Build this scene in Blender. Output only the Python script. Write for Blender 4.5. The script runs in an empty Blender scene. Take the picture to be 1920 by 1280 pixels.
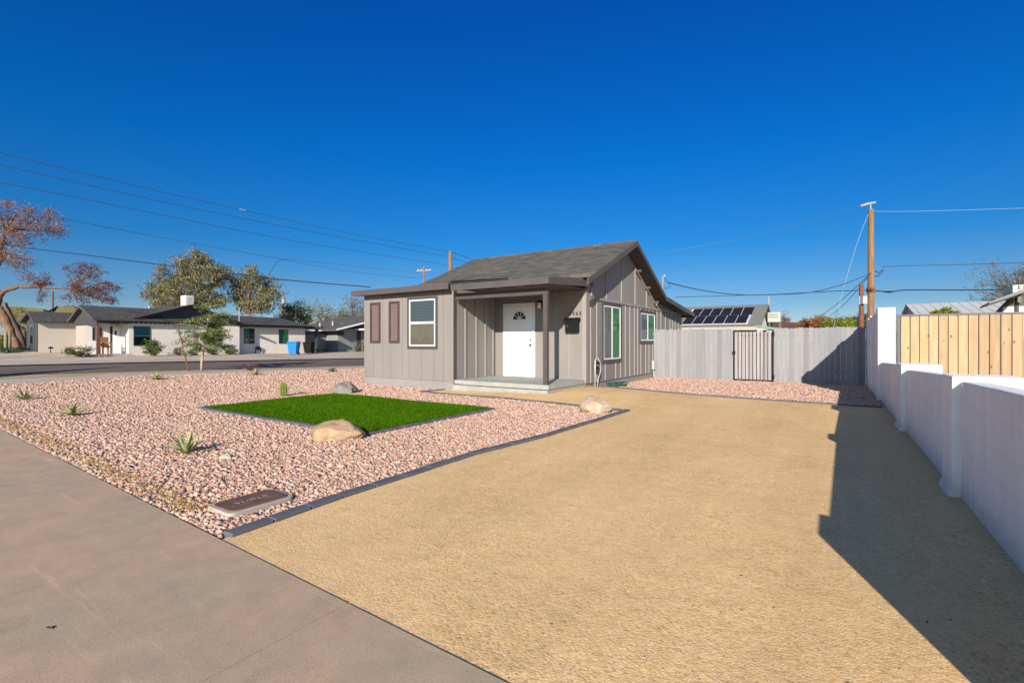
import bpy, bmesh, math, random
import numpy as np
from mathutils import Vector, noise as mnoise
random.seed(7)
RNG = np.random.default_rng(11)
C = bpy.context.scene.collection
sc = bpy.context.scene
# ------------------------------------------------------------------ camera, sky, sun, exposure
CAM_H = 1.32; YAW = math.radians(33.5); FPX = 907.0
cam_data = bpy.data.cameras.new("camera"); cam_data.sensor_width = 36.0
cam_data.lens = 36.0 * FPX / 1920.0; cam_data.clip_start = 0.05; cam_data.clip_end = 6000
cam = bpy.data.objects.new("camera", cam_data); C.objects.link(cam)
cam.location = (0, 0, CAM_H); cam.rotation_euler = (math.radians(90), 0, YAW)
sc.camera = cam
SUN_EL = math.radians(22.0)
SUN_VEC = Vector((0.385, -1.0, 0)).normalized() * math.cos(SUN_EL) + Vector((0, 0, math.sin(SUN_EL)))
w = bpy.data.worlds.new("World"); sc.world = w; w.use_nodes = True
wn = w.node_tree; sky = wn.nodes.new("ShaderNodeTexSky"); sky.sky_type = 'NISHITA'
sky.sun_disc = False; sky.sun_elevation = SUN_EL
sky.sun_rotation = math.atan2(SUN_VEC.x, SUN_VEC.y)
sky.air_density = 1.0; sky.dust_density = 0.0; sky.ozone_density = 4.0; sky.altitude = 300
bg = wn.nodes["Background"]; bg.inputs[1].default_value = 0.13
# clear desert air: deeper blue away from the sun, paler towards the horizon and on the sun's side
_tc = wn.nodes.new("ShaderNodeTexCoord"); _sx = wn.nodes.new("ShaderNodeSeparateXYZ"); wn.links.new(_tc.outputs['Generated'], _sx.inputs[0])
_rp = wn.nodes.new("ShaderNodeValToRGB"); _e = _rp.color_ramp.elements
for _k in range(3): _e.new(.5)
for _i, (_p, _c) in enumerate(((0, (.36, .36, .43)), (.07, (.20, .28, .37)), (.18, (.055, .27, .44)), (.34, (.010, .285, .56)), (.60, (.008, .245, .63)))): _e[_i].position = _p; _e[_i].color = (*_c, 1)
wn.links.new(_sx.outputs[2], _rp.inputs[0])
_dp = wn.nodes.new("ShaderNodeVectorMath"); _dp.operation = 'DOT_PRODUCT'; _dp.inputs[1].default_value = SUN_VEC; wn.links.new(_tc.outputs['Generated'], _dp.inputs[0])
_mr = wn.nodes.new("ShaderNodeMapRange"); _mr.interpolation_type = 'SMOOTHSTEP'; _mr.inputs[1].default_value = 0.05; _mr.inputs[2].default_value = 0.75; wn.links.new(_dp.outputs['Value'], _mr.inputs[0])
_mx = wn.nodes.new("ShaderNodeMix"); _mx.data_type = 'RGBA'; _mx.inputs[7].default_value = (1, .92, .86, 1); wn.links.new(_mr.outputs[0], _mx.inputs[0]); wn.links.new(_rp.outputs[0], _mx.inputs[6])
_ml = wn.nodes.new("ShaderNodeMix"); _ml.data_type = 'RGBA'; _ml.blend_type = 'MULTIPLY'; _ml.inputs[0].default_value = 1; wn.links.new(sky.outputs[0], _ml.inputs[6]); wn.links.new(_mx.outputs[2], _ml.inputs[7])
wn.links.new(_ml.outputs[2], bg.inputs[0])
sun_d = bpy.data.lights.new("sun", 'SUN'); sun_d.energy = 4.6; sun_d.angle = math.radians(0.5); sun_d.color = (1.0, 0.91, 0.79)
sun = bpy.data.objects.new("sun", sun_d); C.objects.link(sun)
sun.rotation_euler = (-SUN_VEC).to_track_quat('-Z', 'Y').to_euler()
sc.view_settings.view_transform = 'Standard'; sc.view_settings.look = 'None'
sc.view_settings.gamma = 1.0; sc.view_settings.use_curve_mapping = False
sc.view_settings.exposure = 0.75
# ------------------------------------------------------------------ geometry of the place
def sm(t):
    t = max(0.0, min(1.0, t)); return t * t * (3 - 2 * t)
def terrain(x, y):
    d = (x + 27.3) * -0.93 + (y - 4.75) * 0.369
    z = 0.029 * max(0.0, min(24.0, d + 8.0)) * max(.55, min(1.1, 1.02 - .034 * (y - 11.0)))
    z += 0.11 * math.exp(-(((x + 5.4) / 1.9) ** 2 + ((y - 10.9) / 1.9) ** 2))
    return z
CT, ST = math.cos(YAW), math.sin(YAW)
def ray(px, py):                       # direction through a point of the 1920 px wide photograph, unit forward depth
    cx = (px - 960) / FPX; cz = (640 - py) / FPX
    return (cx * CT - ST, cx * ST + CT, cz)
def on_ground(px, py):
    z = 0.0; r = ray(px, py)
    for _ in range(25):
        t = (z - CAM_H) / r[2]; z = terrain(r[0] * t, r[1] * t)
    return Vector((r[0] * t, r[1] * t, z))
def on_x(px, py, X):
    r = ray(px, py); t = X / r[0]; return Vector((X, r[1] * t, CAM_H + r[2] * t))
def on_y(px, py, Y):
    r = ray(px, py); t = Y / r[1]; return Vector((r[0] * t, Y, CAM_H + r[2] * t))
def at(px, py, depth):
    r = ray(px, py); return Vector((r[0] * depth, r[1] * depth, CAM_H + r[2] * depth))

class MB:
    def __init__(s): s.v = []; s.f = []; s.m = []
    def quad(s, a, b, c, d, m=0): s.poly([a, b, c, d], m)
    def poly(s, pts, m=0):
        n = len(s.v); s.v += [tuple(p) for p in pts]; s.f.append(tuple(range(n, n + len(pts)))); s.m.append(m)
    def box(s, x0, x1, y0, y1, z0, z1, m=0):
        n = len(s.v)
        s.v += [(x0,y0,z0),(x1,y0,z0),(x1,y1,z0),(x0,y1,z0),(x0,y0,z1),(x1,y0,z1),(x1,y1,z1),(x0,y1,z1)]
        for f in ((0,3,2,1),(4,5,6,7),(0,1,5,4),(1,2,6,5),(2,3,7,6),(3,0,4,7)):
            s.f.append(tuple(n + i for i in f)); s.m.append(m)
    def obox(s, o, U, V, W, a, b, c, m=0):
        o = Vector(o); U = Vector(U); V = Vector(V); W = Vector(W); n = len(s.v)
        for k in c:
            for (i, j) in ((a[0], b[0]), (a[1], b[0]), (a[1], b[1]), (a[0], b[1])):
                s.v.append(tuple(o + U * i + V * j + W * k))
        flip = U.cross(V).dot(W) < 0
        for f in ((0,3,2,1),(4,5,6,7),(0,1,5,4),(1,2,6,5),(2,3,7,6),(3,0,4,7)):
            f = tuple(n + i for i in f); s.f.append(f[::-1] if flip else f); s.m.append(m)
    def prism(s, pts, ext, m=0):       # polygon (3D points) extruded by a vector
        ext = Vector(ext); P = [Vector(p) for p in pts]; n = len(s.v); k = len(P)
        nrm = sum(((P[i] - P[0]).cross(P[(i + 1) % k] - P[0]) for i in range(1, k - 1)), Vector())
        if nrm.dot(ext) > 0: P = P[::-1]
        s.v += [tuple(p) for p in P] + [tuple(p + ext) for p in P]
        s.f.append(tuple(range(n, n + k))); s.m.append(m)
        s.f.append(tuple(range(n + 2 * k - 1, n + k - 1, -1))); s.m.append(m)
        for i in range(k):
            j = (i + 1) % k; s.f.append((n + j, n + i, n + k + i, n + k + j)); s.m.append(m)
    def tube(s, pts, r, k=8, m=0, cap=True):
        P = [Vector(p) for p in pts]; R = r if isinstance(r, (list, tuple)) else [r] * len(P)
        n = len(s.v); up = None
        for i, p in enumerate(P):
            t = (P[min(i + 1, len(P) - 1)] - P[max(i - 1, 0)]).normalized()
            if up is None: up = t.orthogonal().normalized()
            up = (up - t * up.dot(t)); up = up.normalized() if up.length > 1e-6 else t.orthogonal().normalized()
            b = t.cross(up)
            for j in range(k):
                a = 2 * math.pi * j / k; s.v.append(tuple(p + (up * math.cos(a) + b * math.sin(a)) * R[i]))
        for i in range(len(P) - 1):
            for j in range(k):
                j2 = (j + 1) % k
                s.f.append((n + i*k + j, n + i*k + j2, n + (i+1)*k + j2, n + (i+1)*k + j)); s.m.append(m)
        if cap:
            s.f.append(tuple(n + j for j in range(k))[::-1]); s.m.append(m)
            s.f.append(tuple(n + (len(P)-1)*k + j for j in range(k))); s.m.append(m)
    def lathe(s, c, prof, k=16, m=0):  # prof: (radius, z)
        n = len(s.v); c = Vector(c)
        for (r, z) in prof:
            for j in range(k):
                a = 2 * math.pi * j / k; s.v.append((c.x + r*math.cos(a), c.y + r*math.sin(a), c.z + z))
        for i in range(len(prof) - 1):
            for j in range(k):
                j2 = (j + 1) % k; s.f.append((n+i*k+j, n+i*k+j2, n+(i+1)*k+j2, n+(i+1)*k+j)); s.m.append(m)
        s.f.append(tuple(n + j for j in range(k))[::-1]); s.m.append(m)
        s.f.append(tuple(n + (len(prof)-1)*k + j for j in range(k))); s.m.append(m)
    def build(s, name, mat, parent=None, smooth=False, bevel=0):
        me = bpy.data.meshes.new(name); off = wloc(parent)
        me.from_pydata([(x - off.x, y - off.y, z - off.z) for x, y, z in s.v], [], s.f)
        mats = mat if isinstance(mat, (list, tuple)) else [mat]
        for mm in mats: me.materials.append(mm)
        if len(mats) > 1: me.polygons.foreach_set("material_index", s.m)
        if smooth: me.polygons.foreach_set("use_smooth", [True] * len(me.polygons))
        me.update(); return link(name, me, parent, bevel)
def wloc(o):
    v = Vector((0, 0, 0))
    while o is not None: v += o.location; o = o.parent
    return v
def link(name, me, parent=None, bevel=0):
    o = bpy.data.objects.new(name, me); C.objects.link(o)
    if parent is not None: o.parent = parent
    if bevel:
        b = o.modifiers.new("bevel", 'BEVEL'); b.width = bevel; b.segments = 2; b.limit_method = 'ANGLE'
    return o
def tag(o, label, cat, group=None, kind=None):
    o['label'] = label; o['category'] = cat
    if group: o['group'] = group
    if kind: o['kind'] = kind
    return o
def thing(name, label, cat, loc=(0, 0, 0), group=None):
    o = bpy.data.objects.new(name, None); o.empty_display_size = .1; C.objects.link(o); o.location = loc
    return tag(o, label, cat, group)
def structure(o, label=None):
    o['kind'] = 'structure'
    if label: o['label'] = label
    return o
def np_mesh(name, verts, nper, mat, parent=None, faces=None):
    """verts (N,k,3): N loose pieces; faces: list of index tuples inside a piece (default: one k-gon)."""
    N, k, _ = verts.shape; off = wloc(parent)
    me = bpy.data.meshes.new(name); V = verts.reshape(-1, 3) - np.array(off)
    faces = faces or [tuple(range(k))]
    me.vertices.add(N * k); me.vertices.foreach_set("co", V.astype(np.float32).ravel())
    fl = np.concatenate([np.array(f) for f in faces]); lens = np.array([len(f) for f in faces])
    base = (np.arange(N) * k)[:, None]
    loops = (base + fl[None, :]).ravel()
    tot = np.tile(lens, N); starts = np.concatenate([[0], np.cumsum(tot)[:-1]])
    me.loops.add(len(loops)); me.loops.foreach_set("vertex_index", loops.astype(np.int32))
    me.polygons.add(len(tot)); me.polygons.foreach_set("loop_start", starts.astype(np.int32))
    me.polygons.foreach_set("loop_total", tot.astype(np.int32))
    me.materials.append(mat); me.update(calc_edges=True); me.validate()
    return link(name, me, parent)
# ------------------------------------------------------------------ materials
def new_mat(name):
    m = bpy.data.materials.new(name); m.use_nodes = True
    return m, m.node_tree, m.node_tree.nodes["Principled BSDF"]
def ramp(nt, stops):
    r = nt.nodes.new("ShaderNodeValToRGB"); e = r.color_ramp.elements
    while len(e) < len(stops): e.new(0.5)
    for i, (p, c) in enumerate(stops): e[i].position = p; e[i].color = (*c, 1)
    return r
def coords(nt, scale=(1, 1, 1), rot=(0, 0, 0)):
    t = nt.nodes.new("ShaderNodeTexCoord"); mp = nt.nodes.new("ShaderNodeMapping")
    mp.inputs['Scale'].default_value = scale; mp.inputs['Rotation'].default_value = rot
    nt.links.new(t.outputs['Object'], mp.inputs['Vector']); return mp
def noise_node(nt, vec, scale, detail=4, rough=.55):
    n = nt.nodes.new("ShaderNodeTexNoise"); n.inputs['Scale'].default_value = scale
    n.inputs['Detail'].default_value = detail; n.inputs['Roughness'].default_value = rough
    nt.links.new(vec.outputs[0], n.inputs['Vector']); return n
def mixc(nt, fac, a, b, mode='MIX'):
    m = nt.nodes.new("ShaderNodeMix"); m.data_type = 'RGBA'; m.blend_type = mode
    for sock, val in ((m.inputs[0], fac), (m.inputs[6], a), (m.inputs[7], b)):
        if hasattr(val, 'is_linked') or hasattr(val, 'links'): nt.links.new(val, sock)
        elif isinstance(val, tuple): sock.default_value = (*val, 1)
        else: sock.default_value = val
    return m.outputs[2]
def bump(nt, bsdf, height, strength=.3, dist=.01, prev=None):
    b = nt.nodes.new("ShaderNodeBump"); b.inputs['Strength'].default_value = strength; b.inputs['Distance'].default_value = dist
    nt.links.new(height, b.inputs['Height'])
    if prev is not None: nt.links.new(prev, b.inputs['Normal'])
    nt.links.new(b.outputs[0], bsdf.inputs['Normal']); return b.outputs[0]
def painted(name, col, rough=.6, var=.12, scale=3.0, fine=60.0, bstr=.15, stretch=(1, 1, 1), spec=.3, metal=0):
    m, nt, b = new_mat(name); mp = coords(nt, stretch)
    n1 = noise_node(nt, mp, scale, 6); n2 = noise_node(nt, mp, fine, 3)
    lo = tuple(c * (1 - var) for c in col); hi = tuple(min(1, c * (1 + var)) for c in col)
    r1 = ramp(nt, [(.3, lo), (.7, hi)]); nt.links.new(n1.outputs[0], r1.inputs[0])
    r2 = ramp(nt, [(.3, (1 - var,) * 3), (.7, (1, 1, 1))]); nt.links.new(n2.outputs[0], r2.inputs[0])
    nt.links.new(mixc(nt, 1.0, r1.outputs[0], r2.outputs[0], 'MULTIPLY'), b.inputs['Base Color'])
    b.inputs['Roughness'].default_value = rough; b.inputs['Specular IOR Level'].default_value = spec
    b.inputs['Metallic'].default_value = metal
    if bstr: bump(nt, b, n2.outputs[0], bstr, .004)
    return m
def island(name, stops, rough=.8, spec=.2, translucent=0, nscale=0):
    m, nt, b = new_mat(name); g = nt.nodes.new("ShaderNodeNewGeometry")
    r = ramp(nt, stops); nt.links.new(g.outputs['Random Per Island'], r.inputs[0])
    col = r.outputs[0]
    if nscale:
        n = noise_node(nt, coords(nt), nscale, 3); r2 = ramp(nt, [(.3, (.72,) * 3), (.7, (1.12,) * 3)])
        nt.links.new(n.outputs[0], r2.inputs[0]); col = mixc(nt, 1.0, col, r2.outputs[0], 'MULTIPLY')
    nt.links.new(col, b.inputs['Base Color']); b.inputs['Roughness'].default_value = rough
    b.inputs['Specular IOR Level'].default_value = spec
    if translucent:
        t = nt.nodes.new("ShaderNodeBsdfTranslucent"); nt.links.new(col, t.inputs[0])
        ms = nt.nodes.new("ShaderNodeMixShader"); ms.inputs[0].default_value = translucent
        out = nt.nodes["Material Output"]
        nt.links.new(b.outputs[0], ms.inputs[1]); nt.links.new(t.outputs[0], ms.inputs[2]); nt.links.new(ms.outputs[0], out.inputs[0])
    return m
def glass_mat(name, tint=(.8, .85, .85), clear=.75):
    m, nt, b = new_mat(name); nt.nodes.remove(b); out = nt.nodes["Material Output"]
    tr = nt.nodes.new("ShaderNodeBsdfTransparent"); tr.inputs[0].default_value = (*(c * clear for c in tint), 1)
    gl = nt.nodes.new("ShaderNodeBsdfGlossy"); gl.inputs['Roughness'].default_value = .02; gl.inputs[0].default_value = (.9, .95, .95, 1)
    fr = nt.nodes.new("ShaderNodeFresnel"); fr.inputs[0].default_value = 1.4
    ms = nt.nodes.new("ShaderNodeMixShader")
    nt.links.new(fr.outputs[0], ms.inputs[0]); nt.links.new(tr.outputs[0], ms.inputs[1]); nt.links.new(gl.outputs[0], ms.inputs[2])
    nt.links.new(ms.outputs[0], out.inputs[0]); return m
def dirt_mat(name, a, b_, c, scale=1.2, fine=35, bstr=.5, bdist=.02, grass=None):
    m, nt, b = new_mat(name); mp = coords(nt)
    n1 = noise_node(nt, mp, scale, 8, .6); n2 = noise_node(nt, mp, fine, 4, .7)
    r1 = ramp(nt, [(.3, a), (.5, b_), (.72, c)]); nt.links.new(n1.outputs[0], r1.inputs[0])
    r2 = ramp(nt, [(.3, (.62,) * 3), (.7, (1.15,) * 3)]); nt.links.new(n2.outputs[0], r2.inputs[0])
    col = mixc(nt, 1.0, r1.outputs[0], r2.outputs[0], 'MULTIPLY')
    if grass:
        n3 = noise_node(nt, mp, .55, 6, .65); r3 = ramp(nt, [(.5, (0,) * 3), (.62, (1,) * 3)])
        nt.links.new(n3.outputs[0], r3.inputs[0]); col = mixc(nt, r3.outputs[0], col, grass)
    nt.links.new(col, b.inputs['Base Color']); b.inputs['Roughness'].default_value = .95; b.inputs['Specular IOR Level'].default_value = .1
    bump(nt, b, n2.outputs[0], bstr, bdist); return m
def grain_mat():                        # decomposed granite: coarse sand grains
    m, nt, b = new_mat("decomposed_granite"); mp = coords(nt)
    v = nt.nodes.new("ShaderNodeTexVoronoi"); v.inputs['Scale'].default_value = 95; nt.links.new(mp.outputs[0], v.inputs['Vector'])
    v2 = nt.nodes.new("ShaderNodeTexVoronoi"); v2.inputs['Scale'].default_value = 48; nt.links.new(mp.outputs[0], v2.inputs['Vector'])
    sep = nt.nodes.new("ShaderNodeSeparateColor"); nt.links.new(v.outputs['Color'], sep.inputs[0])
    r = ramp(nt, [(0, (.48, .29, .11)), (.2, (.67, .435, .19)), (.55, (.75, .50, .235)), (.85, (.78, .55, .28)), (1, (.80, .62, .36))])
    nt.links.new(sep.outputs[0], r.inputs[0])
    n1 = noise_node(nt, mp, .7, 6, .6); r1 = ramp(nt, [(.3, (.86, .84, .80)), (.7, (1.06, 1.06, 1.06))]); nt.links.new(n1.outputs[0], r1.inputs[0])
    n2 = noise_node(nt, mp, 9, 5, .65); r2 = ramp(nt, [(.3, (.86,) * 3), (.7, (1.08,) * 3)]); nt.links.new(n2.outputs[0], r2.inputs[0])
    col = mixc(nt, 1.0, mixc(nt, 1.0, r.outputs[0], r1.outputs[0], 'MULTIPLY'), r2.outputs[0], 'MULTIPLY')
    nt.links.new(col, b.inputs['Base Color']); b.inputs['Roughness'].default_value = .9; b.inputs['Specular IOR Level'].default_value = .15
    n4 = noise_node(nt, mp, 3.2, 4, .6)
    mw = coords(nt, (1, .12, 1)); n8 = noise_node(nt, mw, 1.3, 4, .6); r8 = ramp(nt, [(.38, (.90, .885, .87)), (.60, (1.05, 1.05, 1.06))]); nt.links.new(n8.outputs[0], r8.inputs[0])
    n9 = noise_node(nt, mp, .9, 5, .7); r9 = ramp(nt, [(.35, (0,) * 3), (.62, (1,) * 3)]); nt.links.new(n9.outputs[0], r9.inputs[0])
    col = mixc(nt, 1.0, col, r8.outputs[0], 'MULTIPLY'); smooth_col = mixc(nt, .55, col, (.70, .47, .23)); col = mixc(nt, r9.outputs[0], col, smooth_col)
    nt.links.new(col, b.inputs['Base Color'])
    p = bump(nt, b, v.outputs['Distance'], .30, -.006); p = bump(nt, b, v2.outputs['Distance'], .12, -.010, p)
    bump(nt, b, n4.outputs[0], .2, .04, p); return m
def concrete_mat(name, a, b_, cracks=False):
    m, nt, b = new_mat(name); mp = coords(nt)
    n1 = noise_node(nt, mp, .9, 8, .62); r1 = ramp(nt, [(.28, a), (.72, b_)]); nt.links.new(n1.outputs[0], r1.inputs[0])
    n2 = noise_node(nt, mp, 140, 3, .7); r2 = ramp(nt, [(.25, (.72,) * 3), (.6, (1.05,) * 3)]); nt.links.new(n2.outputs[0], r2.inputs[0])
    n3 = noise_node(nt, mp, 5, 6, .7); r3 = ramp(nt, [(.3, (.84, .85, .87)), (.7, (1.08, 1.04, 1.0))]); nt.links.new(n3.outputs[0], r3.inputs[0])
    col = mixc(nt, 1.0, mixc(nt, 1.0, r1.outputs[0], r2.outputs[0], 'MULTIPLY'), r3.outputs[0], 'MULTIPLY')
    n5 = noise_node(nt, mp, 2.2, 5, .6); r5 = ramp(nt, [(.62, (1,) * 3), (.75, (.80, .79, .78))]); nt.links.new(n5.outputs[0], r5.inputs[0])
    col = mixc(nt, 1.0, col, r5.outputs[0], 'MULTIPLY')
    v = nt.nodes.new("ShaderNodeTexVoronoi"); v.inputs['Scale'].default_value = 22; nt.links.new(mp.outputs[0], v.inputs['Vector'])
    r4 = ramp(nt, [(.03, (.35,) * 3), (.055, (1,) * 3)]); nt.links.new(v.outputs['Distance'], r4.inputs[0])
    col = mixc(nt, .7, col, mixc(nt, 1.0, col, r4.outputs[0], 'MULTIPLY'))
    nt.links.new(col, b.inputs['Base Color']); b.inputs['Roughness'].default_value = .85; b.inputs['Specular IOR Level'].default_value = .25
    if cracks:
        mps = coords(nt, (.9, 14, 1), (0, 0, .5)); n6 = noise_node(nt, mps, .8, 5, .6); r6 = ramp(nt, [(.60, (1,) * 3), (.66, (1.13, 1.12, 1.10))]); nt.links.new(n6.outputs[0], r6.inputs[0])
        col = mixc(nt, 1.0, col, r6.outputs[0], 'MULTIPLY'); nt.links.new(col, b.inputs['Base Color'])
        n7 = noise_node(nt, mp, 320, 2, .6); r7 = ramp(nt, [(.30, (.62,) * 3), (.42, (1,) * 3), (.7, (1.10,) * 3)]); nt.links.new(n7.outputs[0], r7.inputs[0])
        col = mixc(nt, 1.0, col, r7.outputs[0], 'MULTIPLY'); nt.links.new(col, b.inputs['Base Color'])
    bump(nt, b, n2.outputs[0], .22, .003); return m
def shingle_mat(name, stops, rot=(0, 0, 0), w=.30, h=.125):
    m, nt, b = new_mat(name); mp = coords(nt, (1, 1, 1), rot)
    br = nt.nodes.new("ShaderNodeTexBrick"); br.inputs['Scale'].default_value = 1; br.inputs['Brick Width'].default_value = w
    br.inputs['Row Height'].default_value = h; br.inputs['Mortar Size'].default_value = .006; br.inputs['Color1'].default_value = (0, 0, 0, 1)
    br.inputs['Color2'].default_value = (1, 1, 1, 1); br.inputs['Mortar'].default_value = (.2, .2, .2, 1); br.inputs['Bias'].default_value = 0
    nt.links.new(mp.outputs[0], br.inputs['Vector'])
    n0 = noise_node(nt, coords(nt, (2.0, 9, 9), rot), 2.6, 8, .85); n1 = noise_node(nt, mp, 90, 3, .7)
    mx = mixc(nt, .72, br.outputs[0], n0.outputs[0]); r = ramp(nt, stops); nt.links.new(mx, r.inputs[0])
    r1 = ramp(nt, [(.25, (.6,) * 3), (.75, (1.25,) * 3)]); nt.links.new(n1.outputs[0], r1.inputs[0])
    nt.links.new(mixc(nt, 1.0, r.outputs[0], r1.outputs[0], 'MULTIPLY'), b.inputs['Base Color'])
    b.inputs['Roughness'].default_value = .95; b.inputs['Specular IOR Level'].default_value = .15
    p = bump(nt, b, br.outputs[1], .5, -.01); bump(nt, b, n1.outputs[0], .4, .006, p); return m
def wood_mat(name, a, b_, c, axis='z', knots=True, rough=.7):
    st = {'z': (9, 9, .7), 'x': (.7, 9, 9), 'y': (9, .7, 9)}[axis]
    m, nt, b = new_mat(name); mp = coords(nt, st); n = noise_node(nt, mp, 1.6, 6, .6)
    g = nt.nodes.new("ShaderNodeNewGeometry")
    r = ramp(nt, [(.3, a), (.5, b_), (.7, c)]); nt.links.new(n.outputs[0], r.inputs[0])
    r2 = ramp(nt, [(0, (.80, .78, .74)), (.5, (1, 1, 1)), (1, (1.12, 1.08, 1.02))]); nt.links.new(g.outputs['Random Per Island'], r2.inputs[0])
    col = mixc(nt, 1.0, r.outputs[0], r2.outputs[0], 'MULTIPLY')
    if knots:
        mp2 = coords(nt, (1, 1, .55)); v = nt.nodes.new("ShaderNodeTexVoronoi"); v.inputs['Scale'].default_value = 6.5
        nt.links.new(mp2.outputs[0], v.inputs['Vector']); r3 = ramp(nt, [(.05, (.35, .22, .13)), (.15, (1, 1, 1))]); nt.links.new(v.outputs['Distance'], r3.inputs[0])
        col = mixc(nt, 1.0, col, r3.outputs[0], 'MULTIPLY')
    nt.links.new(col, b.inputs['Base Color']); b.inputs['Roughness'].default_value = rough; b.inputs['Specular IOR Level'].default_value = .25
    bump(nt, b, n.outputs[0], .2, .004); return m
def stucco_mat(name, col, var=.10, patch=(.9, .9, .92)):
    m, nt, b = new_mat(name); mp = coords(nt); n1 = noise_node(nt, mp, 1.3, 7, .6); n2 = noise_node(nt, mp, 60, 4, .6); n3 = noise_node(nt, mp, 7, 4, .6)
    r1 = ramp(nt, [(.3, tuple(c * p for c, p in zip(col, patch))), (.65, col)]); nt.links.new(n1.outputs[0], r1.inputs[0])
    r2 = ramp(nt, [(.3, (1 - var,) * 3), (.6, (1, 1, 1))]); nt.links.new(n2.outputs[0], r2.inputs[0])
    nt.links.new(mixc(nt, 1.0, r1.outputs[0], r2.outputs[0], 'MULTIPLY'), b.inputs['Base Color'])
    b.inputs['Roughness'].default_value = .85; b.inputs['Specular IOR Level'].default_value = .2
    p = bump(nt, b, n2.outputs[0], .3, .006); bump(nt, b, n3.outputs[0], .25, .02, p); return m
def plain(name, col, rough=.6, metal=0, spec=.4): return painted(name, col, rough, .08, 4, 80, .05, spec=spec, metal=metal)

M = {}
M['siding'] = painted("grey_siding", (.228, .207, .190), .7, .07, 1.4, 45, .2, (1, 1, .35))
M['batten'] = painted("siding_batten", (.275, .252, .233), .65, .06, 2, 50, .1)
M['found'] = stucco_mat("painted_foundation", (.27, .255, .245))
M['trim'] = painted("taupe_trim", (.078, .066, .061), .55, .10, 3, 50, .1)
M['fascia'] = painted("fascia_paint", (.085, .074, .071), .6, .10, 3, 50, .15)
M['soffit'] = painted("soffit_paint", (.085, .07, .062), .7, .1)
M['white'] = painted("white_paint", (.80, .80, .79), .45, .04, 2, 60, .05)
M['vinyl'] = painted("white_vinyl", (.78, .77, .74), .4, .04, 3, 60, .03)
M['door'] = painted("door_paint", (.84, .84, .84), .4, .03, 2, 60, .03)
M['deck'] = concrete_mat("porch_concrete", (.30, .31, .29), (.38, .385, .36))
M['shingle'] = shingle_mat("grey_shingle", [(.15, (.045, .043, .041)), (.42, (.082, .077, .068)), (.62, (.125, .116, .098)), (.85, (.19, .165, .13))])
M['black'] = plain("black_metal", (.009, .009, .010), .5, spec=.18)
M['shutter'] = painted("shutter_paint", (.075, .048, .042), .6, .1, 4, 60, .05)
M['shutter_slat'] = painted("shutter_slat", (.175, .125, .112), .6, .08, 4, 60, .05)
M['blind'] = painted("blind_slat", (.10, .145, .165), .6, .05)
M['room'] = plain("dark_room", (.035, .04, .045), .9)
M['glass'] = glass_mat("window_glass", (.92, .96, .96), .95)
M['dglass'] = glass_mat("dark_glass", (.5, .6, .6), .5)
M['screen'] = painted("insect_screen", (.135, .115, .09), .8, .1, 3, 200, .1)
M['curtain'] = painted("beige_curtain", (.86, .76, .63), .8, .15, 3, 60, .1, (6, 6, .3))
M['green'] = painted("green_film", (.17, .86, .24), .5, .2, 1.2, 60, .05)
M['chrome'] = plain("satin_metal", (.32, .31, .29), .35, 1)
M['pipe'] = plain("galvanised_pipe", (.42, .42, .41), .5, .3)
M['edge'] = concrete_mat("blue_grey_edging", (.085, .09, .105), (.13, .135, .15))
M['walk'] = concrete_mat("sidewalk_concrete", (.385, .315, .212), (.50, .335, .228), True)
M['dg'] = grain_mat()
M['gravel_bed'] = dirt_mat("gravel_bed", (.44, .275, .205), (.52, .335, .255), (.58, .40, .31), 3, 60, .5, .015)
M['stone'] = island("pink_gravel", [(0, (.30, .175, .125)), (.12, (.45, .27, .195)), (.42, (.54, .34, .25)), (.65, (.59, .39, .29)), (.82, (.54, .385, .305)), (.95, (.63, .48, .385)), (1, (.40, .34, .30))], .85, .2, 0, 30)
M['grain'] = island("loose_grain", [(0, (.16, .09, .045)), (.2, (.42, .26, .11)), (.6, (.54, .36, .165)), (.9, (.62, .43, .22)), (1, (.70, .55, .34))], .85)
M['turf'] = island("turf_blade", [(0, (.03, .085, .001)), (.5, (.058, .158, .001)), (.85, (.085, .195, .003)), (1, (.12, .20, .03))], .9, .03, .25)
M['turf_base'] = dirt_mat("turf_backing", (.012, .045, .004), (.02, .07, .006), (.03, .09, .008), 2, 40, .3)
M['weed'] = island("dry_weed", [(0, (.30, .20, .03)), (.5, (.48, .32, .05)), (.8, (.50, .38, .10)), (1, (.16, .22, .03))], .8, .1, .3)
M['dirt'] = dirt_mat("desert_dirt", (.36, .26, .165), (.46, .345, .235), (.56, .44, .32), .5, 14, .5, .03, (.34, .27, .10))
M['far_dirt'] = dirt_mat("pale_dirt", (.42, .33, .24), (.52, .42, .32), (.60, .50, .39), .5, 14, .4, .03)
M['asphalt'] = dirt_mat("asphalt", (.13, .10, .083), (.165, .127, .108), (.195, .153, .133), .35, 30, .3, .01)
M['side_walk'] = concrete_mat("old_concrete", (.40, .34, .285), (.50, .43, .37))
M['fence'] = wood_mat("weathered_picket", (.215, .217, .23), (.238, .24, .253), (.262, .264, .277), 'z', False, .8)
M['gate_board'] = wood_mat("gate_board", (.27, .255, .26), (.30, .285, .29), (.33, .315, .32), 'z', False, .8)
M['newwood'] = wood_mat("new_fir", (.36, .23, .115), (.405, .28, .16), (.44, .335, .215), 'z', True)
M['steel'] = plain("grey_steel", (.10, .10, .105), .5, .4)
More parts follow.
